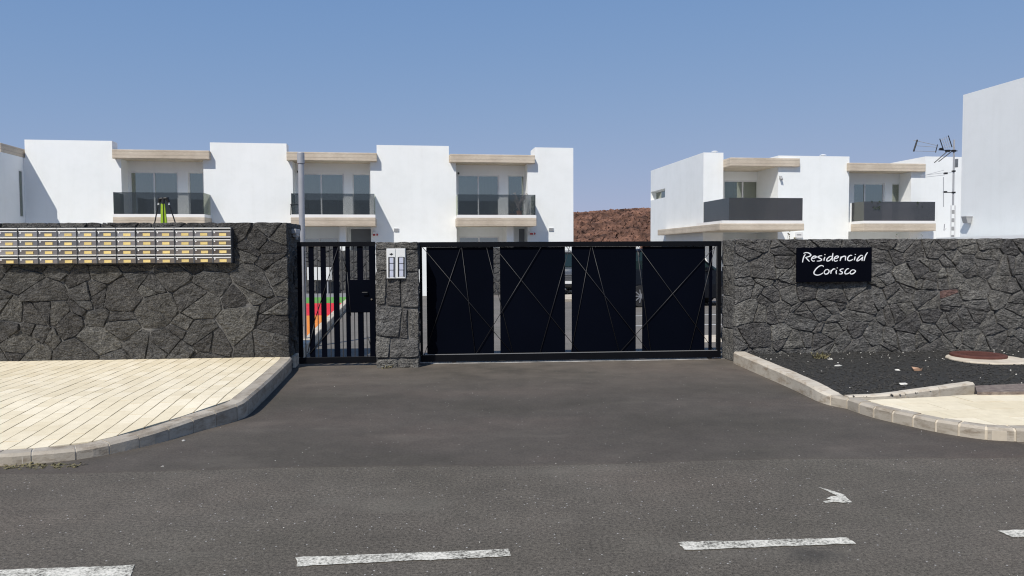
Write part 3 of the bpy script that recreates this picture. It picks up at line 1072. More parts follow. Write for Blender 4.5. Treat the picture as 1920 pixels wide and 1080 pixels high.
# a course of squarer stones at the free end, rough polygons elsewhere
cells = voronoi_cells(UL0, UL1, 0.10, ZL, 98, rg, gap=0.012, wvar=.6)
q = 0.10
ends = []
while q < ZL - 0.03:
    h = rg.uniform(0.24, 0.44)
    if ZL - q - h < 0.2: h = ZL - q
    sp_ = rg.uniform(0.40, 0.40)
    if rg.random() < 0.6:
        m_ = UL1 - rg.uniform(0.16, 0.24)
        ends.append([(UL1 - 0.39, q + .006), (m_ - .006, q + .006), (m_ - .006 + rg.uniform(-.02, .02), q + h - .006), (UL1 - 0.39, q + h - .006)])
        ends.append([(m_ + .006, q + .006), (UL1, q + .006), (UL1, q + h - .006), (m_ + .006 + rg.uniform(-.02, .02), q + h - .006)])
    else:
        ends.append([(UL1 - 0.39, q + .006), (UL1, q + .006), (UL1, q + h - .006), (UL1 - 0.39, q + h - .006)])
    q += h
cells_left = cells
lay_stones(lw, cells, lambda u, z, h: Vector((u, -h, z)), rg,
           skip=lambda u, z: (MBU0 + .03 < u < MBU1 - .03 and MZ0 + .03 < z < MZ1 - .03))
# end face in the shade
cells = voronoi_cells(0.02, TL_, -0.02, ZL, 12, rg, gap=0.012)
lay_stones(lw, cells, lambda u, z, h: Vector((UL1 - 0.02 + h, u, z)), rg, proud=(.01, .025))
mb = MB()
top_rg = random.Random(2)
for i in range(40):
    a = UL0 + (UL1 - UL0) * i / 40
    b = a + (UL1 - UL0) / 40
    mb.box(a + .004, b - .004, 0.01, TL_ - .02, ZL - 0.06, ZL - 0.022 + top_rg.uniform(0, .018))
stuff(mb.build('cap_stones', M['stone'], lw))

def flecks(root, cells, seed, n, mat, vmax):
    """crumbs of pale mortar left along the stone edges, one joined part"""
    rg = random.Random(seed)
    m = MB()
    for k in range(n):
        poly = rg.choice(cells)
        i = rg.randrange(len(poly))
        a, b = poly[i], poly[(i + 1) % len(poly)]
        t0 = rg.uniform(0, .8); L = rg.uniform(.02, .12)
        ln = math.hypot(b[0] - a[0], b[1] - a[1])
        if ln < .04: continue
        dx, dy = (b[0] - a[0]) / ln, (b[1] - a[1]) / ln
        st = max(2, int(L / .018))
        for q in range(st):
            u = a[0] + dx * (t0 * ln + q * .018) - dy * rg.uniform(-.004, .010)
            z = a[1] + dy * (t0 * ln + q * .018) + dx * rg.uniform(-.004, .010)
            if t0 * ln + q * .018 > ln or z < .12 or vmax(u, z): continue
            r_ = rg.uniform(.004, .010)
            m.add([(u - r_, -.012, z), (u, -.012, z - r_ * .8), (u + r_, -.012, z), (u, -.012, z + r_ * .8), (u + rg.uniform(-.003, .003), -.030, z)],
                  [(0, 1, 4), (1, 2, 4), (2, 3, 4), (3, 0, 4)])
    stuff(m.build('mortar_flecks', mat, root, fix=False))
M['fleck'] = mottled('pale_mortar', (0.16, 0.155, 0.145), (0.36, 0.345, 0.32), 20, 0.95)
flecks(lw, cells_left, 5, 150, M['fleck'], lambda u, z: MBU0 - .02 < u < MBU1 + .02 and MZ0 - .02 < z < MZ1 + .02)
# --- pillar
UP0, UP1 = W.u(705, 570), W.u(785.5, 570)
ZP = W.z(745, 453)
TP = 0.5
pil = thing('stone_pillar', 'square lava stone gate pillar between the two black gates, with the intercom', 'pillar', W)
MB().box(UP0 + .02, UP1 - .02, 0.0, TP, -0.1, ZP - 0.025).build('pillar_core', M['core'], pil)
def px_poly(pts, v=0.0):
    return [W.at(x, y, v) for x, y in pts][::-1]
pst = [[(706, 454), (783, 454), (783, 467), (706, 467)],
       [(705, 469), (784, 469), (784, 509), (705, 506)],
       [(705, 509), (724, 509), (722, 572), (705, 571)],
       [(727, 509), (748, 512), (752, 574), (725, 572)],
       [(751, 512), (785, 512), (785, 577), (755, 575)],
       [(705, 575), (754, 577), (747, 632), (705, 628)],
       [(757, 578), (764, 579), (762, 608), (765, 634), (750, 634)],
       [(767, 580), (785, 580), (785, 633), (768, 635)],
       [(705, 631), (732, 634), (728, 670), (705, 671)],
       [(735, 634), (785, 637), (785, 668), (730, 671)],
       [(706, 674), (745, 673), (746, 690), (706, 691)],
       [(749, 673), (785, 671), (785, 690), (749, 690)]]
rg = random.Random(77)
lay_stones(pil, [px_poly(p) for p in pst], lambda u, z, h: Vector((u, -h, z)), rg, rough=0.012, proud=(.016, .026), mat=M['stone_grey'])
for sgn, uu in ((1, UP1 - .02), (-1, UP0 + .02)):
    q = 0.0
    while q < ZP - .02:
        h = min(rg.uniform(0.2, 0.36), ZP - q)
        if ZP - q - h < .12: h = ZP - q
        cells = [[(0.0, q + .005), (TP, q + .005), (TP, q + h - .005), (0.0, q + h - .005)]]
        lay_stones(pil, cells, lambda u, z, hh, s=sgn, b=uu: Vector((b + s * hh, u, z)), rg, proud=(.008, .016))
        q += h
cap = MB()
cap.box(UP0, UP1, -0.005, TP, ZP - 0.04, ZP - 0.012)
cap.build('cap_stone', M['stone'], pil, bevel=0.008)

# --- right wall
UR0 = W.u(1377, 570)
ZR_ = W.z(1500, 448.5)
UR1 = 10.6
TR = 0.5
rw = thing('stone_wall', 'low dark lava stone wall on the right, carrying the navy name board', 'wall', W)
MB().box(UR0 + .02, UR1, 0.0, TR, -0.1, ZR_ - 0.025).build('wall_core', M['core'], rw)
rg = random.Random(52)
RED = W.at(1793, 557)
cells = voronoi_cells(UR0, UR1, 0.06, ZR_, 125, rg, gap=0.012, wvar=0.6)
cells_right = cells
best = min([p for p in cells if 0.012 < abs(area(p)) < 0.04], key=lambda p: (sum(a for a, b in p) / len(p) - RED[0]) ** 2 + (sum(b for a, b in p) / len(p) - RED[1]) ** 2)
bc = (sum(p[0] for p in best) / len(best), sum(p[1] for p in best) / len(best))
lay_stones(rw, cells, lambda u, z, h: Vector((u, -h, z)), rg, mat=lambda c: M['red_stone'] if c == bc else M['stone_grey'])
q = 0.0
while q < ZR_ - .02:
    h = min(rg.uniform(.3, .5), ZR_ - q)
    if ZR_ - q - h < .2: h = ZR_ - q
    lay_stones(rw, [[(0.0, q + .005), (TR, q + .005), (TR, q + h - .005), (0.0, q + h - .005)]],
               lambda u, z, hh: Vector((UR0 + .02 - hh, u, z)), rg, proud=(.014, .024), mat=M['stone_grey'])
    q += h
mb = MB()
for i in range(36):
    a = UR0 + .01 + (UR1 - UR0) * i / 36
    b = a + (UR1 - UR0) / 36
    mb.box(a + .004, b - .004, 0.0, TR, ZR_ - 0.06, ZR_ - 0.022 + top_rg.uniform(0, .020))
stuff(mb.build('cap_stones', M['stone'], rw))

flecks(rw, cells_right, 6, 420, M['fleck'], lambda u, z: False)
# ================================================================== sliding gate
VG = 0.36                                      # gate plane behind the pillar face
GV0, GV1 = VG, VG + 0.06
G = lambda x, y: W.at(x, y, VG)
GU0, GU1 = W.u(787, 560, VG), W.u(1352, 560, VG)
GZT = (W.z(820, 455, VG) + W.z(1320, 451, VG)) / 2
GZA = (W.z(820, 465, VG) + W.z(1320, 460, VG)) / 2     # under the top beam
GZB = (W.z(840, 664, VG) + W.z(1330, 657.5, VG)) / 2   # top of the bottom rail
GZC = (W.z(840, 677, VG) + W.z(1330, 671, VG)) / 2
sg = thing('sliding_gate', 'wide black steel sliding gate with four solid panels and crossing rods', 'gate', W)
MB().box(GU0, GU1, GV0 - .012, GV1 + .012, GZA, GZT).build('top_beam', M['gate_frame'], sg, bevel=0.004)
MB().box(GU0, GU1, GV0 - .012, GV1 + .012, max(GZC, 0.03), GZB - .004).build('bottom_rail', M['gate_frame'], sg, bevel=0.004)
MB().box(GU0 + .08, GU1 - .06, GV0 - .014, GV0 - .003, GZB - .0035, GZB + .006).build('rail_edge', M['rail_edge'], sg)
def gu(px): return W.u(px, 560, VG)
MB().box(GU0 + .002, gu(792), GV0 - .01, GV1, GZB, GZA).build('end_post', M['gate_frame'], sg, bevel=0.003)
MB().box(gu(1345), GU1 - .002, GV0 - .01, GV1, GZB, GZA).build('end_post', M['gate_frame'], sg, bevel=0.003)
MB().box(gu(1331), gu(1336.5), GV1 - .03, GV1, GZB, GZA).build('post', M['gate'], sg, bevel=0.002)
for a, b in ((800, 926), (938, 1060), (1072.5, 1193), (1205, 1322.5)):
    MB().box(gu(a), gu(b), GV0 + .022, GV0 + .034, GZB + .001, GZA - .001).build('panel', M['gate'], sg, bevel=0.002)
rods = [((792, 466), (960.6, 661)), ((864, 466), (795.6, 661)), ((865.5, 466), (891, 661)), ((892, 661), (1015, 466)),
        ((912, 465), (962, 661)), ((927, 465), (1087, 660)), ((1012, 660), (1068, 466)), ((1062, 464), (1216, 659)),
        ((1108, 466), (1071, 658)), ((1110, 466), (1161, 657)), ((1163, 659), (1342, 461)), ((1194, 461), (1220, 659)),
        ((1197, 461), (1339, 652)), ((1293, 656), (1341, 466))]
for k, (a, b) in enumerate(rods):
    au, az = G(*a); bu, bz = G(*b)
    (t0, t1) = ((au, az), (bu, bz)) if az > bz else ((bu, bz), (au, az))
    v = GV0 + 0.008 - 0.0032 * (k % 4)
    MB().tube((t0[0], v, GZA + .002), (t1[0], v, GZB - .002), 0.0046, n=8).build('rod', M['rod'], sg, smooth=True)
for uu in (gu(1332), gu(850)):
    MB().tube((uu, GV0 + .005, 0.045), (uu, GV1 - .005, 0.045), 0.04, n=14).build('wheel', M['rod'], sg)
mb = MB().box(GU0 - .1, GU1 + 1.5, GV0 + .02, GV0 + .045, 0.0, 0.012)
struct(mb.build('gate_track', M['rail_edge'])).matrix_world = W.M
thr = MB()
rgt = random.Random(4)
thr.box(GU0 + .15, GU1 - .2, GV0 - .05, GV0 + .019, 0.0, 0.008)
M['threshold'] = mottled('pale_threshold', (0.10, 0.098, 0.09), (0.62, 0.60, 0.56), 3.2, 0.9, mapping=(1, .3, 1))
struct(thr.build('gate_threshold', M['threshold'])).matrix_world = W.M

# ================================================================== pedestrian gate
VP = 0.30
pu = lambda px, y=560: W.u(px, y, VP)
PZT = W.z(640, 453.5, VP); PZA = W.z(640, 462, VP); PZB = W.z(620, 669.5, VP); PZC = 0.04
pg = thing('pedestrian_gate', 'narrow black steel gate of upright slats with a lock plate, beside the left wall', 'gate', W)
PU0, PU1 = pu(559), pu(704.5)
MB().box(PU0, PU1, VP - .02, VP + .03, PZA, PZT).build('top_beam', M['gate_frame'], pg, bevel=.003)
MB().box(PU0, PU1, VP - .02, VP + .03, PZC, PZB - .003).build('bottom_rail', M['gate_frame'], pg, bevel=.003)
MB().box(PU0 + .08, PU1 - .02, VP - .022, VP - .012, PZB - .0025, PZB + .004).build('rail_edge', M['rod'], pg)
MB().box(PU0, pu(566.5), VP - .018, VP + .028, PZB + .002, PZA).build('post', M['gate'], pg, bevel=.002)
MB().box(pu(693), PU1, VP - .018, VP + .028, PZB + .002, PZA).build('post', M['gate'], pg, bevel=.002)
for a, b in ((579.5, 589.5), (602, 612), (625.5, 636.5), (648.5, 657), (670.5, 681.5)):
    MB().box(pu(a), pu(b), VP, VP + .012, PZB + .001, PZA - .001).build('slat', M['gate'], pg, bevel=.0015)
for a in (571.5, 595.5, 619, 642, 664, 687):
    MB().box(pu(a) - .006, pu(a) + .006, VP + .013, VP + .026, PZB + .001, PZA - .001).build('thin_bar', M['rod'], pg)
for a, b in (((634, 464), (589, 605)), ((637, 464), (651, 510)), ((688, 625), (701, 668)), ((651, 510), (658, 592)), ((590, 606), (577, 662)), ((632, 603), (580, 664)), ((648, 585), (607, 630))):
    au, az = W.at(*a, VP); bu, bz = W.at(*b, VP)
    MB().tube((au, VP - .008, az), (bu, VP - .008, bz), 0.006, n=8).build('rod', M['rod'], pg, smooth=True)
lk = MB().box(pu(651), pu(694), VP - .012, VP + .0, W.z(670, 586, VP), W.z(670, 524.5, VP)).build('lock_plate', M['gate'], pg, bevel=.002)
MB().tube((pu(697), VP - .03, W.z(697, 561, VP)), (pu(697), VP - .018, W.z(697, 561, VP)), .012, n=12).build('keyhole', M['steel'], pg)
hd = MB()
hd.tube((pu(689.5), VP - .05, W.z(690, 548, VP)), (pu(689.5), VP - .012, W.z(690, 548, VP)), .008, n=8)
hd.tube((pu(689.5), VP - .05, W.z(690, 548, VP)), (pu(680), VP - .05, W.z(690, 548, VP)), .008, n=8)
hd.build('handle', M['lead'], pg)
# grey box on the end face of the left wall
b0 = thing('junction_box', 'small grey box fixed on the end of the left stone wall above the gate', 'utility box', W, (UL1 + .012, 0.28, 0))
zz = W.z(556, 436, .4)
MB().box(-.02, .05, 0.0, .30, zz - .02, zz + .05).build('box', M['grey_plastic'], b0, bevel=.006)
MB().tube((.02, .15, zz - .1), (.02, .15, zz - .02), .02, n=10).build('conduit', M['grey_plastic'], b0)
bb = MB()
bb.tube((.02, .05, zz - .04), (.02, .25, zz - .04), .03, n=12)
bb.build('spotlight', M['grey_plastic'], b0)

# ================================================================== intercom
ic = thing('intercom_panel', 'pale two column intercom panel with bell buttons on the stone pillar', 'intercom', W)
vI = -0.055
I = lambda x, y: W.at(x, y, vI)
a0 = I(724.7, 495)[0]; a1 = I(742.3, 495)[0]; a2 = I(760.5, 495)[0]
zt = I(742, 466)[1]; zb = I(742, 522.5)[1]
MB().box(a0, a2, vI + .008, -0.005, zb, zt).build('housing', M['white_plastic'], ic, bevel=.004)
MB().box(a0 + .002, a1 - .003, vI - .004, vI + .01, zb + .002, zt - .002).build('module', M['white_plastic'], ic, bevel=.006)
MB().box(a1 + .001, a2 - .002, vI - .004, vI + .01, zb + .002, zt - .002).build('module', M['white_plastic'], ic, bevel=.006)
M['label_blue'] = mottled('printed_label_strip', (0.50, 0.52, 0.62), (0.60, 0.62, 0.72), 30, 0.4)
def ic_pt(zx, zy):                               # zoomed picture 771x1080 of the panel -> wall
    return W.at(720 + zx * 50 / 771, 460 + zy * 70 / 1080, vI)
for (x0, x1, y0, y1, lines) in ((165, 272, 350, 910, (345, 520, 715)), (440, 556, 350, 895, (340, 522, 712))):
    p, q = ic_pt(x0, y0), ic_pt(x1, y1)
    MB().box(p[0], q[0], vI - .0065, vI - .0042, q[1], p[1]).build('name_strip', M['label_blue'], ic)
    for ly in lines:
        l0, l1 = ic_pt(x0 - 5, ly - 7), ic_pt(x1 + 5, ly + 7)
        MB().box(l0[0], l1[0], vI - .0085, vI - .0068, l1[1], l0[1]).build('divider', M['lead'], ic)
    for bx in (x0 - 22, x1 + 22):
        nb = 15
        mb = MB()
        for k in range(nb):
            yy = y0 + 8 + (y1 - y0 - 16) * k / (nb - 1)
            c = ic_pt(bx, yy)
            mb.box(c[0] - .0085, c[0] + .0085, vI - .010, vI - .0042, c[1] - .009, c[1] + .009)
        stuff(mb.build('bell_buttons', M['lead'], ic))
em = [(150, 250), (190, 240), (215, 222), (240, 240), (272, 245), (245, 270), (213, 292), (180, 272)]
pp = [ic_pt(x, y) for x, y in em]
mb = MB()
n = len(pp)
mb.add([(p[0], vI - .0042, p[1]) for p in pp] + [(p[0], vI - .0065, p[1]) for p in pp],
       [tuple(range(n, 2 * n))] + [(i, (i + 1) % n, n + (i + 1) % n, n + i) for i in range(n)])
mb.build('emblem', M['lead'], ic)

# ================================================================== name board
vS = -0.10
S_ = lambda x, y: W.at(x, y, vS)
sg2 = thing('name_board', 'navy board lettered Residencial Corisco in white, on the right stone wall', 'sign', W)
s0, s1 = S_(1493.5, 496)[0], S_(1634.5, 496)[0]
sz1, sz0 = S_(1564, 464)[1], S_(1564, 528.5)[1]
MB().box(s0, s1, vS, vS + .02, sz0, sz1).build('board', M['sign'], sg2, bevel=.003)
for uu in (s0 + .12, s1 - .12):
    MB().box(uu - .02, uu + .02, vS + .02, -0.01, sz0 + .1, sz1 - .1).build('bracket', M['lead'], sg2)
def sg_pt(zx, zy):
    x, y = 1490 + zx * 150 / 1920, 460 + zy * 80 / 1024
    return Vector(S_(x, y))
LET = [
 [[(255,215),(225,260),(200,330),(185,410)], [(210,195),(260,175),(320,180),(370,210),(385,235),(360,260),(300,280),(255,292)], [(255,290),(300,335),(350,390)]],
 [[(405,315),(450,310),(500,295),(515,275),(490,258),(450,265),(415,295),(400,330),(410,360),(440,380),(480,372)]],
 [[(655,250),(610,252),(565,270),(555,285),(600,310),(640,335),(635,360),(590,375),(530,378)]],
 [[(725,280),(705,325),(700,370)], [(712,222),(732,222)]],
 [[(890,262),(840,270),(790,310),(765,350),(775,375),(820,370),(870,330),(895,290)], [(915,185),(905,260),(895,330),(905,378)]],
 [[(950,320),(1000,312),(1040,290),(1045,268),(1015,255),(970,280),(945,320),(945,360),(975,382),(1030,365)]],
 [[(1115,265),(1100,320),(1085,375)], [(1095,330),(1130,285),(1180,262),(1215,270),(1215,320),(1212,365)]],
 [[(1375,245),(1340,238),(1300,260),(1270,310),(1270,350),(1310,370),(1360,355),(1395,338)]],
 [[(1450,270),(1435,320),(1428,360)], [(1442,218),(1462,218)]],
 [[(1630,250),(1590,240),(1540,280),(1500,335),(1490,370),(1530,365),(1590,320),(1620,285)], [(1635,270),(1615,330),(1612,375)]],
 [[(1745,170),(1700,240),(1675,310),(1660,375)]],
 [[(690,515),(670,490),(620,487),(560,520),(500,580),(460,650),(475,695),(540,715),(610,700),(680,660)]],
 [[(760,575),(720,610),(705,655),(735,690),(785,680),(820,640),(815,600),(780,578),(750,590)]],
 [[(870,595),(868,640),(865,685)], [(868,640),(900,590),(935,565),(970,572)]],
 [[(1005,595),(990,640),(1000,690)], [(1008,542),(1030,542)]],
 [[(1170,562),(1120,570),(1085,595),(1100,620),(1140,645),(1135,675),(1100,688),(1060,685)]],
 [[(1300,560),(1260,565),(1220,605),(1200,650),(1215,685),(1270,680),(1310,655)]],
 [[(1400,580),(1350,610),(1325,655),(1345,685),(1395,680),(1440,645),(1455,615),(1420,590),(1380,590)]]]
for li, strokes in enumerate(LET):
    mb = MB()
    for si, st in enumerate(strokes):
        pts = catmull([sg_pt(*p) for p in st], 6) if len(st) > 2 else [sg_pt(*p) for p in st]
        m_ = len(pts)
        vs, fs = [], []
        for i, p in enumerate(pts):
            d = (pts[min(i + 1, m_ - 1)] - pts[max(i - 1, 0)]).normalized()
            nn = Vector((-d.y, d.x))
            t = i / (m_ - 1)
            hw = 0.0070 * (0.72 + 0.4 * math.sin(math.pi * t) + 0.12 * noise.noise((i * .4, li, si)))
            for s in (-1, 1):
                q = p + nn * hw * s
                vs.append((q.x, vS - .0015, q.y)); vs.append((q.x, vS - .006 - .0012 * si, q.y))
        for i in range(m_ - 1):
            a = i * 4; b = a + 4
            fs += [(a + 1, a + 3, b + 3, b + 1), (a, a + 1, b + 1, b), (a + 3, a + 2, b + 2, b + 3)]
        fs += [(0, 2, 3, 1), ((m_ - 1) * 4, (m_ - 1) * 4 + 1, (m_ - 1) * 4 + 3, (m_ - 1) * 4 + 2)]
        mb.add(vs, fs)
    mb.build('letter', M['letter'], sg2)

# ================================================================== mailboxes
NC, NR = 12, 4
xs_px = [-3.5, 34, 71.5, 107.5, 144.5, 181.5, 218, 255, 291.5, 327.5, 363.5, 398.5, 433.5]
rgm = random.Random(19)
ORD = ['first', 'second', 'third', 'fourth', 'fifth', 'sixth', 'seventh', 'eighth', 'ninth', 'tenth', 'eleventh', 'twelfth']
ROWN = ['top', 'second', 'third', 'bottom']
proto = {}
VM = -0.13                                       # front of the boxes
bh = (MZ1 - MZ0) / NR
uS = [MBU0 + (MBU1 - MBU0) * 0] + [0] * NC
uS = [W.u(x, 460, VM) for x in xs_px]
zrow = [W.z(300, 427 + 66.3 * k / 4, VM) for k in range(5)]
shared = {}
def shr(key, make):
    if key not in shared: shared[key] = make()
    return shared[key]
for r_ in range(NR):
    for c_ in range(NC):
        u0_, u1_ = uS[c_], uS[c_ + 1]
        z1_, z0_ = zrow[r_], zrow[r_ + 1]
        wd = (uS[-1] - uS[0]) / NC; ht = (zrow[0] - zrow[4]) / NR
        from_right = NC - c_
        lab = 'steel mailbox, %s column from the right end, %s row of the bank' % (ORD[from_right - 1], ROWN[r_])
        mbx = thing('mailbox', lab, 'mailbox', W, ((u0_ + u1_) / 2, VM, (z0_ + z1_) / 2), group='mailboxes on the left stone wall')
        hw, hh = wd / 2 - .0055, ht / 2 - .0012
        def add(name, me, loc=(0, 0, 0), rx=0.0, rz=0.0):
            o = bpy.data.objects.new(name, me)
            link(o, mbx)
            o.location = loc; o.rotation_euler = (rx, 0, rz)
            return o
        add('box', shr('box', lambda: MB().box(-hw, hw, .018, .095, -hh, hh).mesh('box', M['steel_body'])))
        def visor():
            m = MB()
            m.prism([(-.010, hh), (.0175, hh), (.0175, hh - .017), (-.004, hh - .017), (-.010, hh - .008)], -hw, hw,
                    Matrix(((0, 0, 1, 0), (1, 0, 0, 0), (0, 1, 0, 0), (0, 0, 0, 1))))
            return m.mesh('visor', M['steel_lip'])
        add('visor', shr('visor', visor))
        add('slot', shr('slot', lambda: MB().box(-hw + .006, hw - .006, .006, .0175, hh - .039, hh - .0172).mesh('slot', M['black'])))
        def frame_():
            m = MB()
            m.box(-hw, -hw + .004, -.001, .0175, -hh, hh - .0152)
            return m.mesh('side_frame', M['steel_body'])
        add('side_frame', shr('frame', frame_))
        add('side_frame', shr('frame', frame_), (2 * hw - .004, 0, 0))
        def lip():
            m = MB()
            m.prism([(-.002, -.0068), (.010, -.0068), (.010, .0065), (-.004, .003)], -hw + .006, hw - .006,
                    Matrix(((0, 0, 1, 0), (1, 0, 0, 0), (0, 1, 0, 0), (0, 0, 0, 1))))
            return m.mesh('flap_lip', M['steel_lip'])
        warp = rgm.uniform(-.004, .004) if rgm.random() > .8 else 0
        add('flap_lip', shr('lip', lip), (0, 0, hh - .0455), rgm.uniform(-.1, .1))
        dark = (c_ / 11.0 * 0.6 + r_ / 3.0 * 0.6)
        tilt = R(rgm.uniform(-1.2, 1.2) + (3.2 - 5.5 * dark))
        dh = 2 * hh - .054
        add('door', shr('door', lambda: MB().box(-hw + .0065, hw - .0065, 0.004, 0.016, -dh / 2, dh / 2).mesh('door', M['steel'], bevel=.001)),
            (0, 0, -hh + dh / 2 + .001), -tilt, R(rgm.uniform(-1.5, 1.5)))
        add('name_card', shr('card', lambda: MB().box(-.047, .047, -.003, .003, -.018, .018).mesh('name_card', M['brass'])),
            (.012 + rgm.uniform(-.004, .004), 0.0, -hh + .027 + rgm.uniform(-.002, .002)))
        def lockm():
            m = MB()
            m.tube((0, 0, 0), (0, .008, 0), .0095, n=10)
            return m.mesh('lock', M['steel_lip'])
        add('lock', shr('lock', lockm), (-hw + .024, -.003, hh - .066))
mbf = thing('mailbox_rack', 'thin black steel rack that holds the bank of mailboxes', 'rack', W)
MB().box(uS[0] - .012, uS[-1] + .012, VM + .096, -0.02, zrow[4] - .012, zrow[0] + .012).build('back_plate', M['lead'], mbf)
MB().box(uS[0] - .012, uS[-1] + .012, VM + .02, VM + .0955, zrow[4] - .012, zrow[4] - .002).build('tray', M['lead'], mbf)

# ================================================================== tripod on the wall
tu, _ = W.at(307, 417, 0.25)
zt0 = ZL
z_top = W.z(307, 369, 0.25)
th_ = z_top - zt0
tr = thing('tripod', 'lime green and black tripod standing on the left stone wall top', 'tripod', W, (tu, 0.25, zt0))
k_ = (W.u(329, 417, .25) - W.u(288, 417, .25)) / 2
for (dx, dy) in ((-k_, 0.05), (k_, 0.05)):
    sx = 1 if dx > 0 else -1
    MB().tube((dx, dy, -0.02), (sx * .075, .02, th_ * .72), .0085, n=8).build('leg', M['lead'], tr)
    MB().tube((sx * .075, .02, th_ * .70), (sx * .068, .02, th_ * .79), .0115, n=8).build('leg_collar', M['white_plastic'], tr)
    cl = MB()
    cl.tube((sx * .066, .02, th_ * .79), (sx * .045, .01, th_ * .97), .022, .028, n=10)
    cl.build('clamp', M['lead'], tr)
fab = MB()
fab.prism([(-.03, th_ * .74), (.02, th_ * .74), (.05, -0.02), (-.042, -0.02)], -.012, .012, Matrix(((1, 0, 0, 0), (0, 0, -1, 0), (0, 1, 0, 0), (0, 0, 0, 1))))
fab.build('centre_leg', M['lime'], tr, bevel=.004)
MB().tube((.006, -.016, th_ * .74), (.006, -.02, -.02), .006, n=6).build('strap', M['lead'], tr)
hdm = MB()
hdm.tube((-.05, .0, th_ * .93), (.05, .0, th_ * .95), .018, n=10)
hdm.tube((0, .0, th_ * .74), (0, .0, th_ * .97), .02, n=10)
hdm.build('head', M['lead'], tr)

# ================================================================== houses
def wall_open(mb, u0, u1, z0, z1, v0, v1, ops):
    """wall slab with rectangular openings (u0,u1,z0,z1)"""
    us = sorted(set([u0, u1] + [x for o in ops for x in o[:2] if u0 < x < u1]))
    zs = sorted(set([z0, z1] + [x for o in ops for x in o[2:] if z0 < x < z1]))
    for i in range(len(us) - 1):
        run = None
        for j in range(len(zs) - 1):
            cu, cz = (us[i] + us[i + 1]) / 2, (zs[j] + zs[j + 1]) / 2
            hole = any(o[0] < cu < o[1] and o[2] < cz < o[3] for o in ops)
            if not hole:
                run = (run[0], zs[j + 1]) if run else (zs[j], zs[j + 1])
            if hole and run:
                mb.box(us[i], us[i + 1], v0, v1, *run); run = None
        if run: mb.box(us[i], us[i + 1], v0, v1, *run)
def curtain(u0, u1, z0, z1, v, parent, rg):
    mb = MB()
    n = max(6, int((u1 - u0) / 0.045))
    vs = []
    for i in range(n + 1):
        u = u0 + (u1 - u0) * i / n
        d = 0.03 * math.sin(i * 1.9) + rg.uniform(-.008, .008)
        vs += [(u, v + d, z0), (u, v + d, z1)]
    mb.add(vs, [(2 * i, 2 * i + 2, 2 * i + 3, 2 * i + 1) for i in range(n)])
    mb.build('curtain', M['curtain'], parent, fix=False, smooth=True)
def window(parent, u0, u1, z0, z1, v, split=None, name='window', curt=None, rg=None, fw=0.06):
    """frame with panes, set into an opening; v = front of the frame"""
    f = MB()
    f.box(u0, u0 + fw, v, v + .07, z0, z1); f.box(u1 - fw, u1, v, v + .07, z0, z1)
    f.box(u0 + fw, u1 - fw, v, v + .07, z1 - fw, z1); f.box(u0 + fw, u1 - fw, v, v + .07, z0, z0 + fw)
    edges = [u0 + fw, u1 - fw]
    if split:
        f.box(split - fw / 2, split + fw / 2, v - .004, v + .066, z0 + fw, z1 - fw)
        edges = [u0 + fw, split - fw / 2, split + fw / 2, u1 - fw]
    wnd = f.build(name, M['frame'], parent)
    for i in range(0, len(edges), 2):
        MB().box(edges[i], edges[i + 1], v + .03, v + .042, z0 + fw, z1 - fw).build('pane', M['glass'], wnd)
    if curt:
        for (a, b) in curt:
            curtain(a, b, z0 + .02, z1 - .02, v + .3, wnd, rg or random.Random(1))
    return wnd

ZTOP = HL.z(465, 268)
def L(x, y, v=0.0): return HL.at(x, y, v)
ZPAR = (HL.z(130, 262.5) + HL.z(465, 268) + HL.z(775, 273) + HL.z(1040, 277)) / 4
QS = 0.28                                       # roof slab overhang
PB = 1.15                                       # balcony depth
REC = 0.75                                      # recess of the window wall
DEP = 8.0
def zz_(pts, v=0.0, fr=HL):
    return sum(fr.z(x, y, v) for x, y in pts) / len(pts)
ZST = zz_([(300, 280), (620, 286), (920, 290)], -QS)
ZSB = zz_([(300, 297.5), (620, 301.5), (920, 304)], -QS)
ZBT = zz_([(300, 402), (620, 402), (930, 402.5)], -PB)
ZBM = zz_([(620, 408), (930, 408)], -PB)
ZBB = zz_([(620, 424), (930, 423.5)], -PB)
ZGT = zz_([(300, 361.5), (620, 362.5), (930, 364)], -PB)
ZDT = zz_([(290, 321), (610, 325.5), (897, 328)], REC)
def uL(x, y=350, v=0.0): return HL.u(x, y, v)

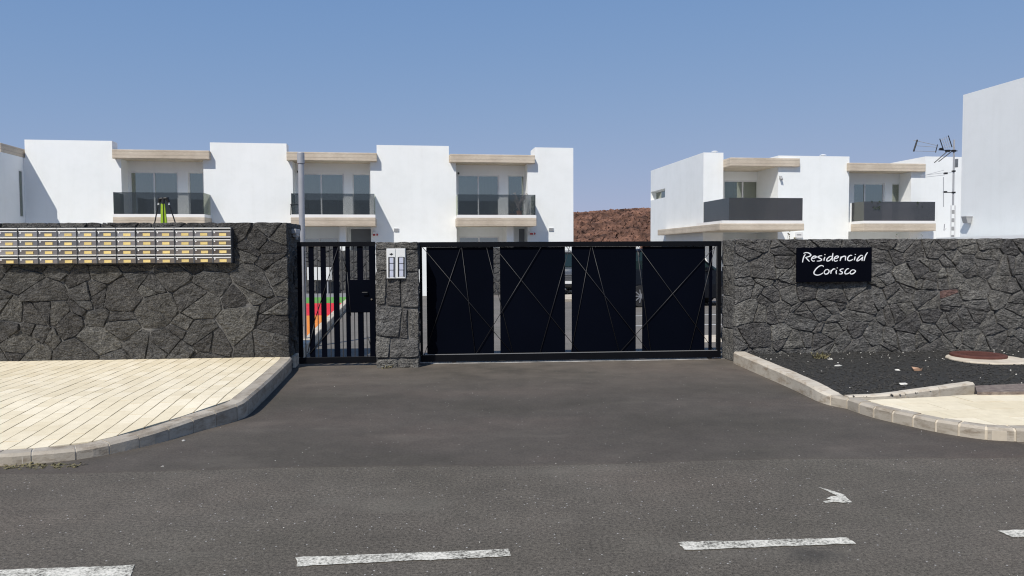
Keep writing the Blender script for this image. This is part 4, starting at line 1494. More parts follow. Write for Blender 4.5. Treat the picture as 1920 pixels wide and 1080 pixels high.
def left_house(label, wall0, wall1, par0, par1, slab, rec, door, split, side, bal, gf, fin, gdoor, endblk=None, seed=1, lamp=True):
    rg = random.Random(seed)
    h = thing('white_house', label, 'house', HL, group='terraced white houses of the left row')
    w0, w1 = uL(wall0), uL(wall1)
    p0, p1 = uL(par0, 270), uL(par1, 270)
    r0, r1 = uL(rec[0]), uL(rec[1])
    zf = ZBT - .03
    mb = MB()
    mb.box(w0, w1, 0, DEP, -.3, ZSB)
    mb.box(p0, p1, 0.0, .6, ZSB, ZPAR)
    mb.box(p0, p1, .6, DEP, ZSB, ZST - .02)
    ends = []
    if endblk:
        e0, e1, ep0 = uL(endblk[0]), uL(endblk[1]), uL(endblk[2], 285)
        mb.box(e0, e1, 0, DEP, -.3, ZSB)
        mb.box(ep0, e1, 0, 1.2, ZSB, ZPAR)
        mb.box(ep0, e1, 1.2, DEP, ZSB, ZST - .02)
    # recessed window wall, upper and ground storey
    d0, d1 = uL(door[0], 350, REC), uL(door[1], 350, REC)
    s0, s1 = uL(side[0], 350, REC), min(uL(side[1], 350, REC), w1 + 50, (r1 - .005))
    g0, g1 = uL(gf[0], 446, REC), uL(gf[1], 446, REC)
    q0, q1 = uL(gdoor[0], 440, REC), min(uL(gdoor[1], 440, REC), r1 - .02)
    ZGW = HL.z((gf[0] + gf[1]) / 2, gf[2], REC)
    ZGD = ZBB + .02
    wall_open(mb, w1, r1, -.3, ZSB, REC, REC + .25, [(d0, d1, zf, ZDT), (s0, s1, zf, ZDT), (g0, g1, -.02, ZGW), (q0, q1, -.02, ZGD - .08)])
    mb.box(w1, r1, DEP - .2, DEP, -.3, ZSB)
    mb.build('wall', M['render_white'], h)
    inn = MB()
    inn.box(w1, r1, REC + .251, DEP - .201, zf - .3, zf - .02)
    inn.box(w1, r1, REC + 3.0, REC + 3.1, -.3, zf - .301)
    inn.box(w1, r1, REC + 3.0, REC + 3.1, zf - .019, ZSB - .002)
    inn.build('room', M['interior'], h)
    c0, c1 = uL(slab[0], 290, -QS), uL(slab[1], 290, -QS)
    rs = MB()
    rs.box(c0, c1, -QS, -.002, ZSB, ZST)
    rs.box(p1 + .003, (ep0 if endblk else c1 + .02) - .003, -.002, DEP - .3, ZSB + .003, ZST)
    rs.build('roof_slab', M['concrete'], h, bevel=.012)
    # balcony
    b0, b1 = uL(bal[0], 410, -PB), uL(bal[1], 410, -PB)
    MB().box(b0, b1, -PB, -.003, ZBB, ZBM).build('balcony_slab', M['concrete'], h, bevel=.012)
    lg = MB()
    lg.box(b0 + .01, b1 - .01, -PB + .01, -.003, ZBM + .001, ZBT)
    lg.box(max(b0, w1) + .012, min(b1, r1) - .012, -.003, REC - .002, ZBM + .001, ZBT - .03)
    lg.build('balcony_ledge', M['ledge_white'], h)
    MB().box(max(b0, w1) + .012, min(b1, r1) - .012, -.003, REC - .002, ZBB + .004, ZBM).build('balcony_soffit', M['render_white'], h)
    gp = MB().box(b0 + .03, b1 - .04, -PB + .03, -PB + .045, ZBT - .01, ZGT).build('balcony_glass', M['smoked'], h)
    MB().box(b1 - .055, b1 - .04, -PB + .047, -.01, ZBT - .01, ZGT).build('balcony_glass', M['smoked'], h)
    MB().box(b0 + .03, b0 + .045, -PB + .047, -.01, ZBT - .01, ZGT).build('balcony_glass', M['smoked'], h)
    # windows
    sp = uL(split, 350, REC)
    window(h, d0, d1, zf, ZDT, REC + .06, sp, 'sliding_door', [(d0 + .05, d0 + .45), (sp + .1, sp + .75)], rg)
    window(h, s0, s1, zf, ZDT, REC + .08, None, 'side_window', None, rg, fw=.05)
    gsp = (g0 + g1) / 2
    window(h, g0, g1, -.02, ZGW, REC + .05, gsp, 'sliding_door', None, rg)
    MB().box(q0 + .002, q1 - .002, REC + .05, REC + .1, -.02, ZGD - .082).build('entrance_door', M['door_grey'], h)
    f0, f1 = uL(fin[0], 436, -.55), uL(fin[1], 436, -.55)
    MB().box(f0, f1, -.55, REC - .004, -.3, ZBB - .01 if fin[2] is None else HL.z(fin[0], fin[2], -.55)).build('fin_wall', M['render_white'], h)
    if lamp:
        lu = uL(232, 319, REC - .02) if seed == 1 else w1 + .12
        lz = HL.z(232, 319, REC)
        lm = MB(); lm.box(lu, lu + .06, REC - .07, REC - .001, lz - .04, lz + .04); lm.tube((lu + .03, REC - .12, lz), (lu + .03, REC - .07, lz), .05, n=10)
        lm.build('wall_lamp', M['lead'], h)
    return h, (w0, w1, r0, r1)

hA, A_ = left_house('white terraced house behind the tripod, second from the left edge', 46, 228, 46, 210, (210, 392), (228, 382), (243, 334), 288.5, (353, 382),
           (211.5, 384), (243, 330, 447), (330, 344, None), (350, 378), seed=1)
hB, B_ = left_house('white terraced house behind the grey lamp post', 382, 549, 393.5, 537, (537, 706.5), (549, 694.5), (566, 645), 602, (661, 694.5),
           (545, 704), (564, 634, 446), (636.5, 648, 420), (658, 697), seed=2)
hC, C_ = left_house('white end of terrace house beside the gap with the lava hill', 694.5, 855.5, 706, 841.5, (844, 1003), (855.5, 989), (857.5, 936), 897, (952, 986),
           (857, 1006), (860, 936, 443.5), (950, 963, 421), (973, 990), endblk=(989, 1075, 1003), seed=3)
def vent(h, x0, x1, y0, y1):
    a, z1 = HL.at(x0, y0); b, z0 = HL.at(x1, y1)
    v = MB().box(a, b, -.035, -.002, z0, z1).build('vent', M['frame'], h)
    for k in range(3):
        zq = z0 + (z1 - z0) * (k + .5) / 3
        MB().box(a + .02, b - .02, -.05, -.036, zq - .02, zq + .012).build('louvre', M['grey_plastic'], v)
vent(hC, 738, 748, 428, 433.5)
vent(hC, 1028.5, 1038, 427, 432.5)
def alarm(h, x0, x1, y0, y1):
    a, z1 = HL.at(x0, y0, 0); b, z0 = HL.at(x1, y1, 0)
    o = MB().box(a, b, -.08, -.002, z0, z1).build('alarm_box', M['white_plastic'], h, bevel=.015)
    MB().box(a + .03, b - .05, -.088, -.081, z0 + .02, z0 + .1).build('stripe', M['red_plastic'], o)
    MB().tube((b + .02, -.07, z0 + .07), (b + .02, -.01, z0 + .07), .05, n=10).build('lamp', M['red_plastic'], o)
alarm(hC, 698, 706, 434, 443)
alarm(hC, 992, 1001, 433, 441)

# --- the house at the far left stands forward
h0 = thing('white_house', 'shaded white house at the left edge, standing forward of its row', 'house', HL)
u_r = uL(46) - .004
FW = 3.4
mb = MB()
zwt, zwb = HL.on_side(40, 319, u_r)[1], HL.on_side(42, 408, u_r)[1]
va, vb = HL.on_side(35, 360, u_r)[0], HL.on_side(47.5, 360, u_r)[0]
vb = max(min(vb, -.12), va + .3)
mb.box(u_r - 6.5, u_r, -FW, va, -.3, ZSB)
mb.box(u_r - 6.5, u_r, vb, DEP, -.3, ZSB)
mb.box(u_r - 6.5, u_r, va, vb, -.3, zwb)
mb.box(u_r - 6.5, u_r, va, vb, zwt, ZSB)
mb.box(u_r - 6.5, u_r - .6, va, vb, zwb, zwt)
mb.build('wall', M['render_white'], h0)
wn_ = MB()
wn_.box(u_r - .04, u_r - .004, va, va + .08, zwb, zwt); wn_.box(u_r - .04, u_r - .004, vb - .05, vb, zwb, zwt)
wn_.box(u_r - .04, u_r - .004, va + .08, vb - .05, zwt - .05, zwt); wn_.box(u_r - .04, u_r - .004, va + .08, vb - .05, zwb, zwb + .05)
wo_ = wn_.build('side_window', M['frame'], h0)
MB().box(u_r - .03, u_r - .015, va + .08, vb - .05, zwb + .05, zwt - .05).build('pane', M['glass'], wo_)
ys_ = HL.on_side(3, 280, u_r + .03)[0]
MB().box(u_r - 6.6, u_r + .0, ys_, DEP - .3, ZSB + .003, ZST).build('roof_slab', M['concrete'], h0, bevel=.012)

# ================================================================== right row
DR = 7.6
def uR(x, y=350, v=0.0): return HR.u(x, y, v)
def zR(pts, v=0.0): return zz_(pts, v, HR)
RPAR = zR([(1335, 286)])
QR = 0.78
RST = zR([(1435, 296), (1470, 296.5)], -QR); RSB = zR([(1435, 311.5)], -QR)
# balcony of the corner house reaches far forward
gq = HR.I @ CO
PB1 = -HR.on_side(1367, 385, uR(1319))[0] if True else 2.6
PB1 = max(1.8, min(3.2, PB1))
R1_T = zR([(1440, 413.5)], -PB1 - .1); R1_M = zR([(1440, 419)], -PB1 - .1); R1_B = zR([(1440, 432)], -PB1 - .1)
R1_G = zR([(1440, 371)], -PB1)
h1 = thing('white_house', 'white corner house with a wraparound balcony, just right of the lava hill', 'house', HR)
w0, w1 = 0.0, uR(1356)
r1 = uR(1459, 350, -0.6)
RR = 1.5
mb = MB()
vn0, zn1 = HR.on_side(1247, 353, 0.0); vn1, zn0 = HR.on_side(1220, 376, 0.0)
zf = R1_T - .03
mb.box(w0, w1, 0, vn0, -.3, RPAR)
mb.box(w0, w1, vn0, vn1, -.3, zn0)
mb.box(w0, w1, vn0, vn1, zn1, RPAR)
mb.box(w0 + .45, w1, vn0, vn1, zn0, zn1)
mb.box(w0, w1, vn1, DR, -.3, RPAR)
RDT = HR.z(1395, 338, RR)
d0, d1 = HR.u(1357, 350, RR), HR.u(1433, 350, RR)
wall_open(mb, w1, r1, -.3, RSB, RR, RR + .25, [(d0, d1, zf, RDT)])
mb.box(w1, r1, DR - .2, DR, -.3, RSB)
mb.build('wall', M['render_white'], h1)
inn = MB()
inn.box(w1, r1, RR + .251, DR - .201, zf - .25, zf - .02)
inn.box(w1, r1, RR + 2.6, RR + 2.7, zf - .019, RSB - .002)
inn.build('room', M['interior'], h1)
wi = MB()
wi.box(.3, .34, vn0, vn0 + .05, zn0, zn1); wi.box(.3, .34, vn1 - .05, vn1, zn0, zn1)
wi.box(.3, .34, vn0 + .05, vn1 - .05, zn0, zn0 + .05); wi.box(.3, .34, vn0 + .05, vn1 - .05, zn1 - .05, zn1)
wio = wi.build('side_window', M['frame'], h1)
MB().box(.315, .325, vn0 + .05, vn1 - .05, zn0 + .05, zn1 - .05).build('pane', M['glass'], wio)
spl = HR.u(1393.5, 350, RR)
window(h1, d0, d1, zf, RDT, RR + .06, spl, 'sliding_door', [(d1 - .35, d1 - .08)], random.Random(9), fw=.07)
c0, c1 = w1 + .003, HR.u(1500, 303, -QR)
rs = MB()
rs.box(c0, r1 - .003, -QR, -.002, RSB, RST)
rs.box(r1 - .0029, c1, -QR, -.603, RSB, RST)
rs.box(w1 + .003, r1 - .003, -.002, DR - .3, RSB + .003, RST)
rs.build('roof_slab', M['concrete'], h1, bevel=.012)
b1 = HR.u(1508, 420, -PB1 - .1)
us0 = -0.45
MB().box(us0, b1, -PB1 - .1, -.003, R1_B, R1_M).build('balcony_slab', M['concrete'], h1, bevel=.012)
vbk = HR.on_side(1233, 432, us0)[0]
MB().box(us0, -.004, -.0025, max(2.5, min(vbk, 6.8)), R1_B, R1_M).build('side_canopy', M['concrete'], h1, bevel=.012)
lg = MB(); lg.box(us0 + .12, b1 - .015, -PB1 - .085, -.003, R1_M + .001, R1_T); lg.box(w1 + .004, r1 - .004, -.003, RR - .003, R1_M + .001, R1_T - .03)
lg.build('balcony_ledge', M['ledge_white'], h1)
MB().box(w1 + .004, r1 - .004, -.003, RR - .003, R1_B + .004, R1_M).build('balcony_soffit', M['render_white'], h1)
MB().box(0.01, b1 - .03, -PB1, -PB1 + .015, R1_T - .01, R1_G).build('balcony_glass', M['smoked_dark'], h1)
MB().box(0.01, .025, -PB1 + .017, -.01, R1_T - .01, R1_G).build('balcony_glass', M['smoked_dark'], h1)
lw_, lz_ = HR.at(1459, 333, -.6)
lm = MB(); lm.box(lw_ + .05, lw_ + .16, -.67, -.602, lz_ - .06, lz_ + .08); lm.tube((lw_ + .1, -.76, lz_ - .1), (lw_ + .1, -.65, lz_ + .02), .06, n=10)
lm.build('wall_lamp', M['grey_plastic'], h1)
def roof_cap(h, fr, x, y, zt, v=.6):
    u, _ = fr.at(x, y, v)
    c = MB(); c.tube((u, v, zt - .02), (u, v, zt + .09), .06, n=10); c.tube((u, v, zt + .09), (u, v, zt + .13), .17, .1, n=10)
    c.build('vent_cap', M['frame'], h)
roof_cap(h1, HR, 1340, 285, RPAR, .4)

V2 = 0.6                                        # the second house stands this much forward
q0 = HR.w(0, -V2)
HR2 = Frame((q0.x, q0.y), A_H)
def uR2(x, y=350, v=0.0): return HR2.u(x, y, v)
def zR2(pts, v=0.0): return zz_(pts, v, HR2)
RPAR2 = zR2([(1525, 292.5)])
# second house of the right row
h2 = thing('white_house', 'white house left of the aerial mast, with dark glass balcony and concrete roof slab', 'house', HR2)
w0b, w1b = uR2(1459), uR2(1592)
r2 = uR2(1708)
u3 = uR2(1830)
RR2 = 0.8
Q2 = 0.2
PB2 = 1.0
S2T, S2B = zR2([(1665, 306)], -Q2), zR2([(1665, 321)], -Q2)
B2T, B2M, B2B = zR2([(1690, 414)], -PB2), zR2([(1690, 419)], -PB2), zR2([(1690, 433)], -PB2)
B2G = zR2([(1690, 378)], -PB2)
zf = B2T - .03
mb = MB()
mb.box(w0b + .001, w1b, 0, 1.5, -.3, RPAR2)
mb.box(w0b + .001, w1b, 1.5, DR, -.3, RPAR2 - .4)
d0, d1 = HR2.u(1601, 350, RR2), HR2.u(1659, 350, RR2)
s0, s1 = HR2.u(1673, 350, RR2), HR2.u(1701, 350, RR2)
DT2 = HR2.z(1640, 343.5, RR2)
wall_open(mb, w1b, r2, -.3, S2B, RR2, RR2 + .25, [(d0, d1, zf, DT2), (s0, s1, zf, DT2)])
mb.box(w1b, r2, DR - .2, DR, -.3, S2B)
up0 = HR2.u(1735, 293, 0)
mb.box(r2, u3, 0, DR, -.3, S2B)
mb.box(up0, u3, 0, DR, S2B, zR2([(1750, 293.5)]))
mb.build('wall', M['render_white'], h2)
inn = MB()
inn.box(w1b, r2, RR2 + .251, DR - .201, zf - .25, zf - .02)
inn.box(w1b, r2, RR2 + 2.6, RR2 + 2.7, zf - .019, S2B - .002)
inn.build('room', M['interior'], h2)
window(h2, d0, d1, zf, DT2, RR2 + .06, HR2.u(1623, 350, RR2), 'sliding_door', [(d0 + .06, d0 + .5), (d1 - .9, d1 - .2)], random.Random(12), fw=.06)
window(h2, s0, s1, zf, DT2, RR2 + .06, None, 'side_window', [(s1 - .35, s1 - .05)], random.Random(14), fw=.05)
c0, c1 = HR2.u(1592, 313, -Q2), HR2.u(1736, 313, -Q2)
rs = MB(); rs.box(c0, c1, -Q2, -.002, S2B, S2T); rs.box(w1b + .003, up0 - .003, -.002, DR - .3, S2B + .003, S2T)
rs.build('roof_slab', M['concrete'], h2, bevel=.012)
b0, b1 = HR2.u(1619, 424, -PB2), HR2.u(1755, 424, -PB2)
MB().box(b0, b1, -PB2, -.003, B2B, B2M).build('balcony_slab', M['concrete'], h2, bevel=.012)
lg = MB(); lg.box(b0 + .01, b1 - .01, -PB2 + .01, -.003, B2M + .001, B2T); lg.box(w1b + .004, r2 - .004, -.003, RR2 - .003, B2M + .001, B2T - .03)
lg.build('balcony_ledge', M['ledge_white'], h2)
MB().box(w1b + .004, r2 - .004, -.003, RR2 - .003, B2B + .004, B2M).build('balcony_soffit', M['render_white'], h2)
MB().box(b0 + .03, b1 - .04, -PB2 + .03, -PB2 + .045, B2T - .01, B2G).build('balcony_glass', M['smoked_dark'], h2)
MB().box(b0 + .03, b0 + .045, -PB2 + .047, -.01, B2T - .01, B2G).build('balcony_glass', M['smoked_dark'], h2)
MB().box(b1 - .055, b1 - .04, -PB2 + .047, -.01, B2T - .01, B2G).build('balcony_glass', M['smoked_dark'], h2)
roof_cap(h2, HR2, 1543, 291, RPAR2, .4)
# number plate and small post box under the corner balcony
pu_, pz_ = HR2.at(1491, 440, -.05)
np_ = MB().box(pu_, pu_ + .38, -.05, -.002, pz_ - .14, pz_ + .12).build('house_plate', M['frame'], h2)
MB().box(pu_ + .08, pu_ + .3, -.058, -.051, pz_ - .03, pz_ + .03).build('plate_print', M['grey_plastic'], np_)

# ================================================================== large house at the right edge
BT = HB.on_side(1799, 180, 0.0)[1]
h3 = thing('white_house', 'large bluish white house wall cut by the right edge of the photo', 'house', HB)
MB().box(0, 9, -14, 0, -.3, BT).build('wall', M['render_side'], h3)
lv, lz = HB.on_side(1818, 411, 0.0)
lm = MB()
lm.box(-.22, -.002, lv - .13, lv + .09, lz + .06, lz + .09)
lm.prism([(-.16, -.12), (-.05, -.12), (-.002, .0585), (-.22, .0585)], lv - .12, lv + .08, Matrix(((1, 0, 0, 0), (0, 0, 1, 0), (0, 1, 0, lz), (0, 0, 0, 1))))
lm.build('wall_lamp', M['grey_plastic'], h3)
# low white wall under it
gw = thing('garden_wall', 'low white rendered wall running below the large right house', 'wall', HB, (-.6, 0, 0))
MB().box(0, .25, -9, 0.3, -.3, HB.on_side(1800, 443, -.6)[1] - .02).build('wall', M['render_white'], gw)

# ================================================================== aerial mast
DA = 27.0
def P3(px, py, d):                                # point on the vertical plane at distance d
    q = ray(px, py)
    return CO + q * (d / q.y)
ab = P3(1786.5, 440, DA)
am = thing('aerial_mast', 'tall lattice mast with television aerials in front of the right house', 'aerial', None, (ab.x, ab.y, 0))
def AL(px, py): return P3(px, py, DA) - Vector((ab.x, ab.y, 0))
pt = AL(1789, 262)
m0 = AL(1787, 385)
MB().tube(m0, pt, .034, .03, n=8).build('mast_tube', M['pole'], am)
lat = MB()
for s in (-.07, .07):
    lat.tube((s, 0, 0), (s + m0.x * .9, 0, m0.z), .022, n=6)
lat.build('lattice_rail', M['frame'], am)
k = 0
z = .3
rung = MB()
while z < m0.z - .05:
    x = m0.x * .9 * z / m0.z
    rung.box(-.06 + x, .06 + x, -.012, .012, z, z + .14)
    z += .30
    k += 1
stuff(rung.build('lattice_plates', M['grey_plastic'], am))
def rod(name, pts, r, mat):
    m = MB()
    for a, b in pts: m.tube(AL(*a), AL(*b), r, n=6)
    return m.build(name, mat, am)
rod('boom', [((1795, 283), (1760, 281))], .018, M['lead'])
ante = rod('aerial', [((1719, 264), (1758, 273)), ((1716, 273), (1758, 276)), ((1714, 283), (1756, 284)), ((1712, 264), (1721, 262))], .010, M['pole'])
rod('reflector_bar', [((1720, 262), (1713, 284))], .028, M['lead'])
rod('dipole', [((1758, 271), (1754, 286)), ((1762, 260), (1769, 281)), ((1778, 254), (1785, 276)), ((1752, 305), (1776, 284)), ((1760, 303), (1783, 285))], .016, M['lead'])
grd = []
for i in range(5):
    t = i / 4
    grd.append(((1762 + 16 * t, 260 - 6 * t), (1769 + 16 * t, 281 - 5 * t)))
for i in range(3):
    t = (i + .5) / 3
    grd.append(((1762 + 7 * t, 260 + 21 * t), (1778 + 7 * t, 254 + 22 * t)))
rod('reflector_grid', grd, .007, M['pole'])
rod('lower_aerial', [((1788, 322), (1770, 326)), ((1725, 331), (1770, 319)), ((1728, 329), (1770, 324)), ((1726, 333), (1772, 328)), ((1725, 331), (1732, 331))], .008, M['pole'])
rod('vertical_dipole', [((1769, 332), (1769, 388))], .012, M['pole'])
rod('dipole_arm', [((1769, 361), (1787, 361))], .014, M['lead'])
for (x, y, s) in ((1773, 325, .05), (1772, 360, .05), (1788, 283, .06), (1788, 321, .045), (1788, 361, .045), (1777, 283, .065), (1765, 279, .05)):
    c = AL(x, y)
    MB().box(c.x - s, c.x + s, -.05, .05, c.z - s * .6, c.z + s * .6).build('clamp', M['lead'], am)
c = AL(1793.5, 306)
MB().box(c.x - .03, c.x + .03, -.05, .05, c.z - .15, c.z + .15).build('amplifier', M['steel_body'], am)
mb = MB()
for (a, b) in (((1771, 420), (1770, 432)), ((1770, 432), (1774, 428))):
    mb.tube(AL(*a), AL(*b), .015, n=6)
mb.build('cable', M['pole'], am)

# ================================================================== lamp post inside the gate
DL = 12.9
lb = P3(570, 640, DL)
lt = P3(563.5, 286, DL)
lp = thing('lamp_post', 'slim grey lamp column rising behind the pedestrian gate', 'lamp post', None, (lb.x, lb.y, 0))
hh = lt.z
MB().tube((0, 0, 0), (0, 0, hh - .19), .050, .050, n=16).build('pole', M['pole'], lp, smooth=False)
MB().lathe([(.052, hh - .188), (.062, hh - .185), (.062, hh - .01), (.055, hh)], 16).build('lamp_head', M['pole'], lp)
MB().box(-.012, .012, -.056, -.049, .4, 1.1).build('access_door', M['pole'], lp)
MB().lathe([(.11, 0.006), (.11, .02), (.06, .03)], 16).build('base_plate', M['pole'], lp)

# ================================================================== courtyard behind the gate
# raised play floor with a white kerb
def CF(px, py, z=0.0):
    q = on_z(px, py, z); return Vector((q.x, q.y))
ZF = 0.16
k0, k1 = CF(572, 650, ZF), CF(655, 563, ZF)
dirk = (k1 - k0).normalized()
nk = Vector((-dirk.y, dirk.x))
back = k1 + dirk * 3
def slab(name, a, b, zt, mat, off0, off1):
    """strip of the play floor from distance a to b along the kerb"""
    p = [k0 + dirk * a + nk * off0, k0 + dirk * b + nk * off0, k0 + dirk * b + nk * off1, k0 + dirk * a + nk * off1]
    m = MB(); m.prism([tuple(q) for q in p], -.05, zt)
    return struct(m.build(name, mat))
def along(px, py):
    return (CF(px, py, ZF) - k0).dot(dirk)
t_or = along(618, 591); t_rd = along(633, 568); t_gr = along(630, 557); t_end = along(630, 545)
L0 = -1.2
slab('rubber_floor', L0, t_or, ZF, M['orange'], .155, 5.0)
slab('rubber_floor', t_or + .003, t_rd, ZF, M['red'], .155, 5.0)
slab('rubber_floor', t_rd + .003, t_gr, ZF, M['green'], .155, 5.0)
M['grey_paving'] = mottled('grey_paving', (0.20, 0.20, 0.20), (0.26, 0.26, 0.255), 3, 0.9)
slab('paving', t_gr + .003, t_gr + 14, ZF, M['grey_paving'], .155, 7.0)
ko = bpy.data.objects.new('kerb', None); COL.objects.link(ko); ko['kind'] = 'structure'
a = L0
while a < t_gr + 10:
    m = MB()
    p = [k0 + dirk * a, k0 + dirk * (a + .985), k0 + dirk * (a + .985) + nk * .15, k0 + dirk * a + nk * .15]
    m.prism([tuple(q) for q in p], -.02, ZF + .012)
    m.build('kerbstone', M['kerb_pale'], ko, bevel=.01)
    a += 1.0

# garden walls in front of the houses
rgw = random.Random(61)
def far_wall(label, x0, x1, ytop, d, seed, white=False, yb=None):
    u0 = HL.u(x0, 500, d); u1 = HL.u(x1, 500, d)
    zt = HL.z((x0 + x1) / 2, ytop, d)
    t = thing('garden_wall', label, 'wall', HL, (u0, d, 0))
    if white:
        MB().box(0, u1 - u0, 0, .22, -.1, zt).build('wall', M['render_white'], t)
        return t
    MB().box(0, u1 - u0, 0.02, .28, -.1, zt - .02).build('wall_core', M['core'], t)
    rg = random.Random(seed)
    cells = voronoi_cells(0, u1 - u0, 0.0, zt, int(max(8, (u1 - u0) * zt / .10)), rg, gap=.014)
    m = MB()
    for poly in cells:
        s = stone_mesh(poly, lambda u, z, h: Vector((u, .02 - h, z)), rg, rg.uniform(.015, .03), seg=.2, rough=.008)
        m.add(s.v, s.f)
    stuff(m.build('stones', M['far_stone'], t, fix=False))
    return t
far_wall('dark stone garden wall seen through the pedestrian gate slats', 500, 637, 461, -4.6, 1)
far_wall('white garden wall seen past the gate pillar', 700, 812, 468, -4.4, 2, True)
far_wall('dark stone garden wall seen in the first gap of the sliding gate', 880, 985, 464, -4.2, 3)
far_wall('white garden wall at the far end of the courtyard behind the grey car', 1040, 1200, 459, 8.5, 4, True)
far_wall('dark stone garden wall right of the fin in the slatted gate', 637.5, 697, 469, -4.6, 5)
# notice board hanging on the wall
nb_u0, nb_u1 = HL.u(576, 510, -5.0), HL.u(621.5, 510, -5.0)
nz1, nz0 = HL.z(600, 501, -5.0), HL.z(600, 525, -5.0)
nbd = thing('notice_board', 'blank white board on two posts seen through the slatted gate', 'board', HL, (0, -5.0, 0))
MB().box(nb_u0, nb_u1, 0, .03, nz0, nz1).build('board', M['white_plastic'], nbd, bevel=.004)
for u in (nb_u0 + .15, nb_u1 - .15):
    MB().tube((u, .06, 0), (u, .06, nz1 - .05), .025, n=8).build('post', M['pole'], nbd)

# unseen pale terraces, added to bounce light up onto soffits and facades
M['terrace'] = mottled('pale_bounce_floor', (0.52, 0.49, 0.44), (0.62, 0.59, 0.53), 1.5, 0.8)
tl = [HL.w(uL(46) - .5, -4.0), HL.w(uL(1075), -4.0), HL.w(uL(1075), -.01), HL.w(uL(46) - .5, -.01)]
sheet('terrace', [tuple(p)[:2] for p in tl], 0.0135, M['terrace'])
tl = [HR.w(0.2, -7.5), HR.w(16, -7.5), HR.w(16, -.61), HR.w(0.2, -.61)]
sheet('terrace', [tuple(p)[:2] for p in tl], 0.0135, M['terrace'])
# parking lines in the courtyard
def line_at(py, x0, x1, wd=.10):
    a, b = CF(x0, py + (-.005 * 0)), None
    q = CF(x0, py); r_ = Vector((math.cos(A_H), math.sin(A_H)))
    n_ = Vector((-r_.y, r_.x))
    ln = (x1 - x0) / F * q.y
    p = [q, q + r_ * ln, q + r_ * ln + n_ * wd, q + n_ * wd]
    struct(sheet('parking_line', [tuple(v) for v in p], 0.009, M['line_white']))
line_at(594, 1150, 1600)
line_at(613, 1150, 1600, .09)
line_at(575.5, 1130, 1600)
pc = [CF(1318, 643), CF(1420, 641), CF(1420, 627), CF(1320, 629)]
sheet('sunlit_patch', [tuple(v) for v in pc], 0.009, M['collar'])  # unidentified sunlit thing, its brightness painted as a flat pale sheet
kx = [CF(1000, 569), CF(1180, 560), CF(1180, 552), CF(1000, 560)]
mbk = MB(); mbk.prism([tuple(v) for v in kx], -.02, .10)
struct(mbk.build('traffic_island', M['kerb_pale'], bevel=.01))

